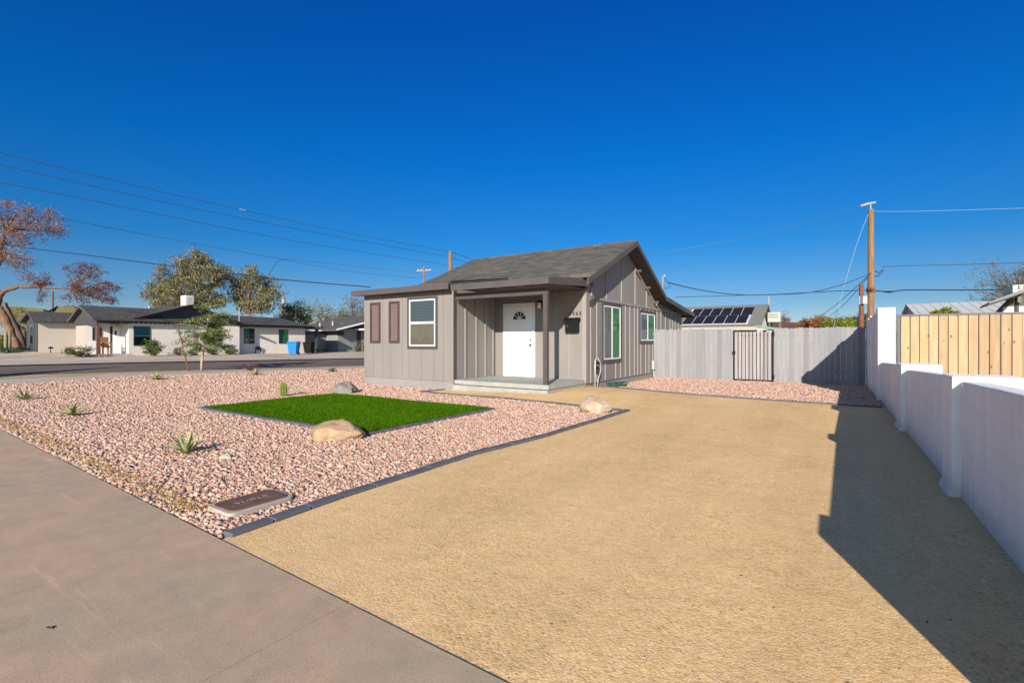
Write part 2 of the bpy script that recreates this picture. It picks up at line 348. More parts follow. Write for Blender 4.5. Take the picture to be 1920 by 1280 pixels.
def block_wall_mat(name, col):
    m, nt, b = new_mat(name); t = nt.nodes.new("ShaderNodeTexCoord"); sx = nt.nodes.new("ShaderNodeSeparateXYZ"); nt.links.new(t.outputs['Object'], sx.inputs[0])
    ad = nt.nodes.new("ShaderNodeMath"); nt.links.new(sx.outputs[0], ad.inputs[0]); nt.links.new(sx.outputs[1], ad.inputs[1])
    cx = nt.nodes.new("ShaderNodeCombineXYZ"); nt.links.new(ad.outputs[0], cx.inputs[0]); nt.links.new(sx.outputs[2], cx.inputs[1])
    br = nt.nodes.new("ShaderNodeTexBrick"); br.inputs['Scale'].default_value = 1; br.inputs['Brick Width'].default_value = .40; br.inputs['Row Height'].default_value = .20; br.inputs['Mortar Size'].default_value = .008; br.inputs['Mortar Smooth'].default_value = .8
    br.inputs['Color1'].default_value = (.97, .97, .97, 1); br.inputs['Color2'].default_value = (1, 1, 1, 1); br.inputs['Mortar'].default_value = (.955, .95, .945, 1); nt.links.new(cx.outputs[0], br.inputs['Vector'])
    mp = coords(nt); n1 = noise_node(nt, mp, 1.3, 7, .6); n2 = noise_node(nt, mp, 75, 4, .6); n3 = noise_node(nt, mp, 8, 5, .65); mz = coords(nt, (7, 7, .6)); n4 = noise_node(nt, mz, 1.2, 5, .65)
    r1 = ramp(nt, [(.3, tuple(c * .92 for c in col)), (.65, col)]); nt.links.new(n1.outputs[0], r1.inputs[0])
    r4 = ramp(nt, [(.35, (.93, .925, .915)), (.58, (1,) * 3)]); nt.links.new(n4.outputs[0], r4.inputs[0])
    c1 = mixc(nt, 1.0, mixc(nt, 1.0, r1.outputs[0], br.outputs[0], 'MULTIPLY'), r4.outputs[0], 'MULTIPLY')
    mr = nt.nodes.new("ShaderNodeMapRange"); mr.inputs[1].default_value = .20; mr.inputs[2].default_value = .0; nt.links.new(sx.outputs[2], mr.inputs[0])
    mm = nt.nodes.new("ShaderNodeMath"); mm.operation = 'MULTIPLY'; nt.links.new(mr.outputs[0], mm.inputs[0]); nt.links.new(n3.outputs[0], mm.inputs[1])
    nt.links.new(mixc(nt, mm.outputs[0], c1, (.46, .36, .25)), b.inputs['Base Color'])
    b.inputs['Roughness'].default_value = .85; b.inputs['Specular IOR Level'].default_value = .2
    p = bump(nt, b, br.outputs[1], .35, -.006); p = bump(nt, b, n2.outputs[0], .35, .006, p); bump(nt, b, n3.outputs[0], .3, .02, p); return m
M['wall'] = block_wall_mat("white_stucco", (.86, .83, .79))
M['pole'] = wood_mat("pole_wood", (.15, .078, .035), (.22, .125, .06), (.29, .18, .095), 'z', False, .85)
M['rust'] = painted("rusty_steel", (.20, .075, .035), .8, .25, 5, 60, .2)
M['wire'] = plain("black_wire", (.012, .012, .014), .6)
M['wire2'] = plain("blue_grey_wire", (.045, .06, .085), .6)
M['wire3'] = plain("bare_wire", (.24, .32, .40), .5)
M['insul'] = plain("pale_insulator", (.34, .34, .36), .4)
M['mesh_grey'] = plain("grey_enamel", (.40, .41, .40), .5)
M['hose'] = painted("green_hose", (.018, .085, .06), .35, .15, 6, 60, .05)
M['lid'] = painted("rusty_lid", (.15, .082, .062), .75, .25, 8, 90, .5)
M['lidrim'] = concrete_mat("meter_box_rim", (.36, .31, .26), (.46, .40, .34))
M['lid_text'] = painted("worn_letters", (.24, .155, .125), .7, .1)
# ------------------------------------------------------------------ ground sheets
def grid_coords(lo, hi, step, far):
    a = list(np.arange(lo, hi + .01, step)); return [-far, -far * .3] + a + [far * .3, far]
gx = grid_coords(-110, 60, 2.5, 3000); gy = grid_coords(-40, 140, 2.5, 3000)
mb = MB()
for y in gy:
    for x in gx: mb.v.append((x, y, terrain(x, y) - .03))
for j in range(len(gy) - 1):
    for i in range(len(gx) - 1):
        n = j * len(gx) + i; mb.f.append((n, n + 1, n + len(gx) + 1, n + len(gx))); mb.m.append(0)
structure(mb.build("ground", M['dirt'], smooth=True), "bare tan desert dirt between the lots and beyond the houses")
def sheet(name, poly, dz, mat, step=.6):
    bm = bmesh.new(); vs = [bm.verts.new((x, y, 0)) for x, y in poly]; bm.faces.new(vs)
    xs = [p[0] for p in poly]; ys = [p[1] for p in poly]
    for ax, lo, hi in ((0, min(xs), max(xs)), (1, min(ys), max(ys))):
        k = lo + step
        while k < hi:
            co = [0, 0, 0]; no = [0, 0, 0]; co[ax] = k; no[ax] = 1
            bmesh.ops.bisect_plane(bm, geom=bm.verts[:] + bm.edges[:] + bm.faces[:], plane_co=co, plane_no=no); k += step
    bmesh.ops.recalc_face_normals(bm, faces=bm.faces[:])
    for v in bm.verts: v.co.z = terrain(v.co.x, v.co.y) + dz
    me = bpy.data.meshes.new(name); bm.to_mesh(me); bm.free()
    if me.polygons and me.polygons[0].normal.z < 0: me.flip_normals()
    me.materials.append(mat); return link(name, me)
def g2(*pts): return [tuple(on_ground(*p).xy) for p in pts]
def extend(pts, back, fwd):
    p = [Vector(q) for q in pts]; a = p[0] + (p[0] - p[1]).normalized() * back; b = p[-1] + (p[-1] - p[-2]).normalized() * fwd
    return [tuple(a)] + [tuple(q) for q in p] + [tuple(b)]
def walk_y(x): return 1.60 - (x + 3.3) * .0285
sw_near = extend(g2((0, 722), (240, 706), (480, 697), (682, 690.5)), 3.0, 45)
sw_far = extend(g2((0, 711.5), (240, 700.5), (480, 692.5), (682, 687)), 3.0, 45)
rd_near = extend(g2((0, 703), (240, 695), (480, 689.5), (682, 684)), 40, 60)
rd_far = extend(g2((0, 687), (240, 680.5), (480, 676), (682, 672)), 40, 60)
cb_far = extend(g2((0, 683.5), (240, 677.5), (480, 673.2), (682, 669.5)), 40, 60)
structure(sheet("side_sidewalk", sw_near + sw_far[::-1], -.004, M['side_walk'], 2.0), "narrow old concrete sidewalk along the side street")
structure(sheet("side_street", rd_near + rd_far[::-1], -.02, M['asphalt'], 2.0), "brown grey asphalt side street")
structure(sheet("far_kerb_strip", rd_far + cb_far[::-1], .03, M['side_walk'], 2.0), "pale concrete kerb strip beyond the side street")
far_yard = cb_far + [(-75, 75), (-95, 5)]
structure(sheet("far_front_yard", far_yard, .004, M['far_dirt'], 2.5), "pale raked dirt yard in front of the white house")
YARD = [(-3.44, 1.63), (-10.4, walk_y(-10.4) + .02), (-19.6, walk_y(-19.6) + .02)] + sw_near[1:-1] + [(-12.2, 26), (-11.6, 26), (-11.6, 10.6), (-8.75, 10.4), (-8.95, 9.2), (-3.25, 8.76), (-3.36, 5.8), (-3.52, 4.4), (-3.50, 2.6)]
structure(sheet("gravel_yard", YARD, 0, M['gravel_bed'], .8), "pink crushed rock front yard")
DRIVE = [(-3.38, 1.56), (1.0, 1.44), (1.0, 12.02), (-3.09, 12.3), (-4.5, 12.46), (-5.7, 12.8), (-8.75, 10.4), (-8.93, 9.16), (-3.20, 8.70), (-3.30, 5.8), (-3.46, 4.4), (-3.44, 2.6)]
structure(sheet("driveway", DRIVE, .006, M['dg'], .5), "tan decomposed granite driveway")
BACK = [(-5.7, 12.8), (-4.5, 12.46), (-3.09, 12.3), (1.0, 12.02), (1.0, 18.2), (-5.7, 18.2)]
structure(sheet("back_gravel_bed", BACK, .0, M['gravel_bed'], .6), "pink crushed rock bed in front of the grey fence")
# front sidewalk slabs with open joints
mb = MB(); X = 6.0
j0 = -2.02; joints = [j0 + 1.52 * k for k in range(-40, 8)]
for a, b in zip(joints[:-1], joints[1:]):
    a += .004; b -= .004
    P = [(a, -.35, .014), (b, -.35, .014), (b, walk_y(b), .014), (a, walk_y(a), .014)]
    mb.prism(P, (0, 0, -.12))
mb.prism([(joints[0], -.34, .006), (joints[-1], -.34, .006), (joints[-1], walk_y(joints[-1]) - .01, .006), (joints[0], walk_y(joints[0]) - .01, .006)], (0, 0, -.1), 1)
structure(mb.build("sidewalk", [M['walk'], M['asphalt']]), "grey pink concrete sidewalk in front of the lot")
mb = MB(); mb.prism([(-66, -2.2, -.02), (20, -2.2, -.02), (20, -.40, -.012), (-66, -.40, -.012)], (0, 0, -.06))
structure(mb.build("street_verge", M['dirt']), "dirt strip between the front sidewalk and the street")
mb = MB(); mb.prism([(-66, -10.5, -.10 + .09), (20, -10.5, -.01), (20, -2.25, -.01), (-66, -2.25, -.01)], (0, 0, -.08))
structure(mb.build("front_street", M['asphalt']), "asphalt street in front of the lot")
# edging ------------------------------------------------------------
def edging(name, label, path, wid=.105, hgt=.034, blk=.34):
    mb = MB(); P = [Vector((*p, 0)) for p in path]
    for a, b in zip(P[:-1], P[1:]):
        L = (b - a).length; U = (b - a).normalized(); V = Vector((-U.y, U.x, 0)); n = max(1, round(L / blk)); st = L / n
        for i in range(n):
            c0 = a + U * (i * st + .004); c1 = a + U * ((i + 1) * st - .004)
            z0 = terrain(c0.x, c0.y); z1 = terrain(c1.x, c1.y); dz = random.uniform(-.004, .004); sh = V * random.uniform(-.006, .006)
            q = []
            for c, z in ((c0, z0), (c1, z1)):
                q.append([c + sh - V * wid/2 + Vector((0, 0, z - .05)), c + sh - V * wid/2 + Vector((0, 0, z + hgt + dz)), c + sh + V * wid/2 + Vector((0, 0, z + hgt + dz)), c + sh + V * wid/2 + Vector((0, 0, z - .05))])
            n0 = len(mb.v); mb.v += [tuple(p) for p in q[0] + q[1]]
            for f in ((0, 1, 2, 3), (7, 6, 5, 4), (0, 4, 5, 1), (1, 5, 6, 2), (2, 6, 7, 3), (3, 7, 4, 0)):
                mb.f.append(tuple(n0 + k for k in f)); mb.m.append(0)
        # continuous mortar core under the score joints
        A = a.copy(); B = b.copy(); A.z = terrain(a.x, a.y) + hgt - .014; B.z = terrain(b.x, b.y) + hgt - .014
        mb.prism([A - V*(wid/2-.006), B - V*(wid/2-.006), B + V*(wid/2-.006), A + V*(wid/2-.006)], (0, 0, -.07))
    return tag(mb.build(name, M['edge'], bevel=.008), label, "garden edging")
edging("garden_edging", "long blue grey kerb edging between pink gravel and tan driveway", [(-3.41, 1.66), (-3.47, 2.6), (-3.49, 4.4), (-3.33, 5.8), (-3.22, 8.82)])
edging("garden_edging", "dark edging across the gravel in front of the porch, ending behind the pale boulder", [(-3.30, 8.72), (-4.6, 8.80), (-8.93, 9.16), (-8.78, 9.93)])
edging("garden_edging", "dark edging along the foot of the gravel strip before the picket fence", [(.82, 12.02), (-3.09, 12.3), (-4.5, 12.46), (-5.45, 12.7)])
T0, T1, S0, S1 = -10.35, -5.47, 4.55, 7.60
edging("garden_edging", "rectangular blue grey border framing the green turf", [(T0, S0), (T1, S0), (T1, S1), (T0, S1), (T0, S0)])
# turf ---------------------------------------------------------------
mb = MB(); mb.quad((T0, S0, .02), (T1, S0, .02), (T1, S1, .02), (T0, S1, .02))
structure(mb.build("turf_base", M['turf_base']), "backing under the artificial turf")
n = 95000; bx = RNG.uniform(T0 + .04, T1 - .04, n); by = RNG.uniform(S0 + .04, S1 - .04, n)
ang = RNG.uniform(0, 2*np.pi, n); hh = RNG.uniform(.026, .042, n) * (1 + .25 * np.sin(bx * 2.1 + 1.3) * np.sin(by * 2.7)); wd = RNG.uniform(.003, .006, n)
lean = RNG.normal(0, .018, (n, 2)); lean[:, 0] += .008 * np.sin(by * 3) ; V = np.zeros((n, 4, 3))
V[:, 0] = np.stack([bx - wd*np.cos(ang), by - wd*np.sin(ang), np.full(n, .02)], 1)
V[:, 1] = np.stack([bx + wd*np.cos(ang), by + wd*np.sin(ang), np.full(n, .02)], 1)
V[:, 2] = np.stack([bx + lean[:, 0] + wd*.5*np.cos(ang), by + lean[:, 1] + wd*.5*np.sin(ang), .02 + hh], 1)
V[:, 3] = np.stack([bx + lean[:, 0] - wd*.5*np.cos(ang), by + lean[:, 1] - wd*.5*np.sin(ang), .02 + hh], 1)
tag(np_mesh("artificial_turf", V, 4, M['turf']), "rectangle of bright green artificial turf in the pink gravel", "turf", kind='stuff')
# stones -------------------------------------------------------------
def in_poly(x, y, poly):
    c = np.zeros(len(x), bool); n = len(poly)
    for i in range(n):
        x0, y0 = poly[i]; x1, y1 = poly[i-1]
        if y0 == y1: continue
        c ^= ((y0 > y) != (y1 > y)) & (x < (x1 - x0) * (y - y0) / (y1 - y0) + x0)
    return c
BOXES = [(T0 - .07, T1 + .07, S0 - .07, S1 + .07), (-4.12, -3.72, 1.86, 2.36)]
def stones(x, y, size, mat_name, name, label, flat=.75):
    n = len(x); z = np.array([terrain(a, b) for a, b in zip(x, y)])
    cube = np.array([(-1,-1,-1),(1,-1,-1),(1,1,-1),(-1,1,-1),(-1,-1,1),(1,-1,1),(1,1,1),(-1,1,1)], float)
    V = cube[None] * RNG.uniform(.45, 1.0, (n, 8, 3)) * RNG.uniform(.6, 1.15, (n, 1, 3))
    q = RNG.normal(size=(n, 4)); q /= np.linalg.norm(q, axis=1)[:, None]; a, b, c, d = q.T
    R = np.stack([np.stack([1-2*(c*c+d*d), 2*(b*c-a*d), 2*(b*d+a*c)], 1), np.stack([2*(b*c+a*d), 1-2*(b*b+d*d), 2*(c*d-a*b)], 1), np.stack([2*(b*d-a*c), 2*(c*d+a*b), 1-2*(b*b+c*c)], 1)], 1)
    V = np.einsum('nij,nkj->nki', R, V); V[:, :, 2] *= flat
    V = V * size[:, None, None] + np.stack([x, y, z + size * RNG.uniform(-.25, .32, n)], 1)[:, None, :]
    o = np_mesh(name, V, 8, M[mat_name], faces=[(0,3,2,1),(4,5,6,7),(0,1,5,4),(1,2,6,5),(2,3,7,6),(3,0,4,7)])
    return tag(o, label, "gravel", kind='stuff')
def scatter(poly, bands, excl=BOXES):
    xs, ys, ss = [], [], []
    px = [p[0] for p in poly]; py = [p[1] for p in poly]
    for (d0, d1, dens, sz) in bands:
        n = int((max(px) - min(px)) * (max(py) - min(py)) * dens)
        x = RNG.uniform(min(px), max(px), n); y = RNG.uniform(min(py), max(py), n); dep = -x * ST + y * CT
        cxr = (x * CT + y * ST) / np.maximum(dep, .1)
        k = in_poly(x, y, poly) & (dep >= d0) & (dep < d1) & (np.abs(cxr) < 1.22)
        for (a, b, c, d) in excl: k &= ~((x > a) & (x < b) & (y > c) & (y < d))
        x, y = x[k], y[k]; xs.append(x); ys.append(y); ss.append(np.clip(RNG.lognormal(math.log(sz), .38, len(x)), sz*.4, sz*2.4))
    return np.concatenate(xs), np.concatenate(ys), np.concatenate(ss)
x, y, s_ = scatter(YARD, [(0, 5, 3000, .0122), (5, 8.5, 2600, .013), (8.5, 13, 1700, .0145), (13, 24, 620, .019)])
stones(x, y, s_, 'stone', "yard_gravel", "loose pink and grey crushed rock covering the front yard")
x, y, s_ = scatter(BACK, [(0, 40, 1000, .0165)])
k = ~((x < -5.4)); stones(x[k], y[k], s_[k], 'stone', "bed_gravel", "loose pink crushed rock in the strip along the fence")
x, y, s_ = scatter(DRIVE, [(0, 2.6, 7000, .0034), (2.6, 4, 2600, .0034), (4, 5.5, 500, .0036)], [])
stones(x, y, s_, 'grain', "driveway_grit", "coarse tan grit lying loose on the driveway")
n_ = 90; dx_ = RNG.uniform(-3.2, .6, n_); dy_ = RNG.uniform(1.7, 9.5, n_)
M['debris'] = island("dark_debris", [(0, (.05, .035, .025)), (1, (.16, .10, .06))], .9)
stones(dx_, dy_, RNG.uniform(.004, .011, n_), 'debris', "leaf_debris", "dark bits of leaf and bark scattered on the driveway")
ex_ = RNG.uniform(-13, -3.6, 260); ey_ = np.array([walk_y(a) for a in ex_]) + RNG.uniform(-.10, .05, 260)
stones(ex_, ey_, RNG.uniform(.004, .013, 260), 'stone', "spilled_gravel", "small pink stones spilled on the sidewalk edge")
# yellow weeds along the sidewalk edge
xs, ys = [], []
for cx_, cy_, n_, sx in ((-10.2, 1.95, 500, .6), (-9.0, 1.92, 420, .5), (-7.6, 1.90, 500, .7), (-6.5, 1.84, 500, .5), (-5.6, 1.84, 420, .5), (-4.9, 1.80, 300, .3), (-4.6, 1.80, 200, .25), (-4.35, 1.74, 300, .15), (-4.12, 1.86, 120, .05), (-5.1, 2.25, 160, .3), (-8.3, 2.0, 200, .9), (-11.5, 2.02, 500, .8)):
    n_ = int(n_ * .30); xs.append(RNG.normal(cx_, sx, n_)); ys.append(np.maximum(RNG.normal(cy_, .05, n_), walk_y(cx_) + .02))
bx = np.concatenate(xs); by = np.concatenate(ys)
# porch-edge weeds
ex = np.concatenate([RNG.uniform(-8.3, -5.55, 160), np.full(120, -5.50) + RNG.uniform(0, .05, 120)]); ey = np.concatenate([RNG.normal(9.82, .03, 160), RNG.uniform(9.9, 11.9, 120)])
bx = np.concatenate([bx, ex]); by = np.concatenate([by, ey]); n = len(bx)
ang = RNG.uniform(0, 2*np.pi, n); hh = RNG.uniform(.006, .026, n); wd = RNG.uniform(.003, .006, n); lean = RNG.normal(0, .022, (n, 2))
zz = np.array([terrain(a, b) for a, b in zip(bx, by)]) + .02; V = np.zeros((n, 4, 3))
V[:, 0] = np.stack([bx - wd*np.cos(ang), by - wd*np.sin(ang), zz], 1); V[:, 1] = np.stack([bx + wd*np.cos(ang), by + wd*np.sin(ang), zz], 1)
V[:, 2] = np.stack([bx + lean[:, 0] + wd*.5*np.cos(ang), by + lean[:, 1] + wd*.5*np.sin(ang), zz + hh], 1)
V[:, 3] = np.stack([bx + lean[:, 0] - wd*.5*np.cos(ang), by + lean[:, 1] - wd*.5*np.sin(ang), zz + hh], 1)
tag(np_mesh("weed_grass", V, 4, M['weed']), "yellowed weeds along the sidewalk edge and the porch step", "weeds", kind='stuff')
# ------------------------------------------------------------------ the grey house
Z = Vector((0, 0, 1))
house = thing("grey_house", "small grey board and batten house with gabled shingle roof and front porch", "house", (-8.5, 11.9, 0))
FY, DY, GX, WX0, WX1 = 9.98, 11.94, -5.53, -12.09, -8.50
def roof_z(y):                          # underside of the main roof
    if y < 14.8: return 4.34 - (14.8 - y) * .425
    if y < 18.0: return 4.34 - (y - 14.8) * .466
    return 2.85 - (y - 18.0) * .095
mb = MB(); mb.box(WX0, WX1, FY, 13.9, .225, 2.78); mb.build("front_wing_wall", M['siding'], house)
mb = MB(); mb.box(WX0 - .015, WX1 + .012, FY - .012, 13.9, -.1, .225)
mb.box(-11.3, GX - .03, DY + .03, 21.85, -.1, .17); mb.build("foundation", M['found'], house)
mb = MB()
prof = [(DY, .17), (21.9, .17), (21.9, roof_z(21.9)), (18.0, roof_z(18.0)), (14.8, roof_z(14.8)), (DY, roof_z(DY))]
mb.prism([(GX, y, z) for y, z in prof], (-5.8, 0, 0)); mb.build("main_wall", M['siding'], house)
# siding boards on the wing front: shallow panels with grooves
mb = MB(); gs = [WX0, -12.0, -11.66, -11.25, -10.90, -10.43, -10.15, -9.65, -9.19, -8.84, WX1 - .09]
for a, b in zip(gs[:-1], gs[1:]): mb.box(a + .005, b - .005, FY - .014, FY, .235, 2.74)
mb.box(WX1 - .085, WX1 + .02, FY - .022, FY, .20, 2.74)
mb.build("front_siding", M['siding'], house, bevel=.003)
# batten strips on the porch side wall, the door wall and the gable wall
mb = MB()
for y in (10.48, 10.98, 11.41, 11.80): mb.box(WX1, WX1 + .03, y - .028, y + .028, .30, 2.62)
mb.box(WX1, WX1 + .025, FY - .02, FY + .085, .30, 2.74, 1)
for x in (-7.62, -6.42, -6.02): mb.box(x - .02, x + .02, DY - .014, DY, .30, 2.80)
mb.box(GX - .09, GX + .022, DY - .022, DY, .22, 2.84)
for y in (12.26, 12.67, 13.28, 14.09, 14.49, 14.92, 15.33, 15.76, 16.09, 16.42, 16.95, 17.31, 17.75, 18.27, 18.76, 19.37, 20.01, 20.39, 20.79, 21.30, 21.8):
    lo = .18; hi = 2.49
    if y > 18.4: hi = min(hi, roof_z(y) - .02)
    spans = [(lo, hi)]
    if 13.0 < y < 14.56: spans = [(lo, .70), (2.46, hi)]
    if 16.25 < y < 18.05: spans = [(lo, 1.26), (2.40, hi)]
    for a, b in spans: mb.box(GX, GX + .026, y - .026, y + .026, a, b)
for y in (12.30, 13.35, 14.57, 15.83, 17.02, 18.22): mb.box(GX, GX + .028, y - .024, y + .024, 2.56, roof_z(y) - .03)
mb.box(GX, GX + .022, DY, DY + .09, .20, 2.80)
mb.box(GX, GX + .034, 12.75, 21.9, 2.485, 2.555)
mb.build("batten", [M['batten'], M['trim']], house, bevel=.003)
# roofs
mb = MB(); top = [(11.55, 4.47 - (14.8 - 11.55) * .425), (14.8, 4.47), (18.0, 2.98), (22.3, 2.57)]
bot = [(y, z - .10) for y, z in top][::-1]
mb.prism([(-11.65, y, z) for y, z in top + bot], (11.65 - 5.08, 0, 0)); roof = mb.build("roof", M['shingle'], house)
mb = MB()
for k, (a, b) in enumerate(zip([(11.12, 2.905), (14.8, 4.47), (18.0, 2.98)], [(14.8, 4.47), (18.0, 2.98), (22.3, 2.57)])):
    for x0, x1 in ((-5.115, -5.082), (-11.648, -11.615)):
        mb.prism([(x0, a[0], a[1] - .015), (x0, b[0], b[1] - .015), (x0, b[0], b[1] - .165), (x0, a[0], a[1] - .165)], (x1 - x0 + .01, 0, 0))
mb.box(-11.6, -5.12, 22.26, 22.30, 2.38, 2.55)
mb.build("rake_board", M['fascia'], roof)
mb = MB()
for y, z in ((15.9, 3.72), (16.9, 3.25), (17.85, 2.80)): mb.box(GX, -5.33, y - .025, y + .025, z - .075, z + .005)
mb.prism([(GX, 11.9, 3.13), (GX, 14.8, 4.365), (GX, 18.0, 2.875), (GX, 22.2, 2.465), (GX, 22.2, 2.445), (GX, 18.0, 2.855), (GX, 14.8, 4.345), (GX, 11.9, 3.11)], (.40, 0, 0))
mb.build("roof_soffit", M['soffit'], roof)
mb = MB(); mb.box(-11.6, -5.1, 14.72, 14.88, 4.435, 4.485); mb.build("ridge_cap", M['shingle'], roof)
# low roof over the wing
mb = MB(); mb.prism([(-12.32, 9.735, 2.875), (-12.32, 13.6, 3.27), (-12.32, 13.6, 3.17), (-12.32, 9.735, 2.775)], (12.32 - 8.46, 0, 0))
wroof = mb.build("wing_roof", M['shingle'], house)
mb = MB(); mb.box(-12.36, -8.44, 9.69, 9.73, 2.705, 2.855)
mb.prism([(-12.36, 9.735, 2.85), (-12.36, 13.6, 3.245), (-12.36, 13.6, 3.10), (-12.36, 9.735, 2.705)], (.036, 0, 0)); mb.build("wing_fascia", M['fascia'], wroof)
mb = MB(); mb.prism([(-12.31, 9.735, 2.77), (-12.31, 10.0, 2.797), (-12.31, 10.0, 2.77), (-12.31, 9.735, 2.74)], (3.84, 0, 0)); mb.build("wing_soffit", M['soffit'], wroof)
# porch roof, beam, post, deck
mb = MB(); mb.prism([(-8.34, 9.72, 2.81), (-8.34, 12.1, 3.03), (-8.34, 12.1, 2.95), (-8.34, 9.72, 2.73)], (8.34 - 5.44, 0, 0)); proof = mb.build("porch_roof", M['shingle'], house)
mb = MB(); mb.box(-8.335, -5.40, 9.68, 9.716, 2.645, 2.805)
mb.prism([(-5.436, 9.72, 2.80), (-5.436, 12.15, 2.955), (-5.436, 12.15, 2.80), (-5.436, 9.72, 2.645)], (.036, 0, 0)); mb.build("porch_fascia", M['fascia'], proof)
mb = MB(); mb.box(-8.42, -5.60, 9.98, 10.09, 2.44, 2.60)
for x in (-8.0, -7.4, -6.8, -6.2, -5.75): mb.prism([(x, 9.74, 2.725), (x, 11.93, 2.92), (x, 11.93, 2.83), (x, 9.74, 2.635)], (.05, 0, 0))
mb.build("porch_beam", M['trim'], proof)
mb = MB(); mb.box(-8.32, -5.46, 9.73, 11.93, 2.705, 2.715); mb.build("porch_ceiling", M['soffit'], proof)
mb = MB(); mb.box(-5.73, -5.618, 9.985, 10.085, .292, 2.44); mb.build("porch_post", M['trim'], house, bevel=.004)
mb = MB(); mb.box(-8.13, GX - .02, 9.93, DY, .18, .292); mb.box(-8.50, -8.13, 10.02, DY, .18, .285)
mb.box(-8.46, GX - .03, 9.89, DY, -.05, .165); mb.build("porch_deck", M['deck'], house, bevel=.008)
mb = MB(); mb.prism([(-9.9, 11.48, 3.13), (-7.75, 11.48, 3.108), (-7.75, 11.48, 3.128), (-9.9, 11.48, 3.19)], (0, .06, .02)); mb.build("roof_gap_shade", M['black'], house)  # black strip standing in for the shadowed gap below the main roof's front edge
# door
mb = MB()
mb.box(-8.20, -8.07, DY - .035, DY, .295, 2.44); mb.box(-7.19, -7.10, DY - .035, DY, .295, 2.44); mb.box(-8.07, -7.19, DY - .035, DY, 2.325, 2.44)
mb.box(-8.07, -7.19, DY - .05, DY, .293, .33)
dframe = mb.build("door_frame", M['white'], house, bevel=.004)
mb = MB(); mb.box(-8.065, -7.195, DY - .018, DY, .332, 2.32)
cx0 = -7.63
for (x0, x1, z0, z1) in ((-7.97, -7.68, .50, 1.0), (-7.58, -7.29, .50, 1.0), (-7.97, -7.68, 1.12, 1.80), (-7.58, -7.29, 1.12, 1.80)):
    for a in ((x0, x1, z0, z0 + .02), (x0, x1, z1 - .02, z1), (x0, x0 + .02, z0, z1), (x1 - .02, x1, z0, z1)):
        mb.box(a[0], a[1], DY - .0225, DY - .0185, a[2], a[3])
door = mb.build("front_door", M['door'], house, bevel=.002)
mb = MB(); R = .225; zc = 1.97
arc = [(cx0 + R*math.cos(math.pi*i/16), zc + R*math.sin(math.pi*i/16)) for i in range(17)]
mb.prism([(x, DY - .0215, z) for x, z in arc], (0, .003, 0)); mb.build("fanlight", M['room'], door)
mb = MB()
for i in range(1, 5):
    a = math.pi * i / 5; mb.obox((cx0, DY - .029, zc), (math.cos(a), 0, math.sin(a)), (0, 1, 0), (-math.sin(a), 0, math.cos(a)), (.0, R), (0, .007), (-.008, .008))
for r0, r1 in ((R - .006, R + .018), (.055, .07)):
    for i in range(16):
        a0, a1 = math.pi*i/16, math.pi*(i+1)/16
        mb.prism([(cx0 + r0*math.cos(a0), DY - .030, zc + r0*math.sin(a0)), (cx0 + r1*math.cos(a0), DY - .030, zc + r1*math.sin(a0)), (cx0 + r1*math.cos(a1), DY - .030, zc + r1*math.sin(a1)), (cx0 + r0*math.cos(a1), DY - .030, zc + r0*math.sin(a1))], (0, .008, 0))
mb.box(cx0 - R - .015, cx0 + R + .015, DY - .0305, DY - .0225, zc - .022, zc - .002); mb.build("fanlight_grille", M['white'], door)
for z, r, l in ((1.215, .032, .055), (1.365, .026, .03)):
    mb = MB(); mb.tube([(-7.245, DY - .019, z), (-7.245, DY - .019 - l*.4, z), (-7.245, DY - .019 - l*.5, z), (-7.245, DY - .019 - l, z)], [r*.9, r*.5, r, r*.8], 12); mb.build("door_knob" if z < 1.3 else "deadbolt", M['black'], door, smooth=True)
mb = MB(); mb.box(-8.05, -7.22, DY - .62, DY - .08, .293, .303); tag(mb.build("door_mat", plain("mat_fibre", (.25, .25, .22), .95)), "thin grey green door mat lying before the white front door", "door mat")
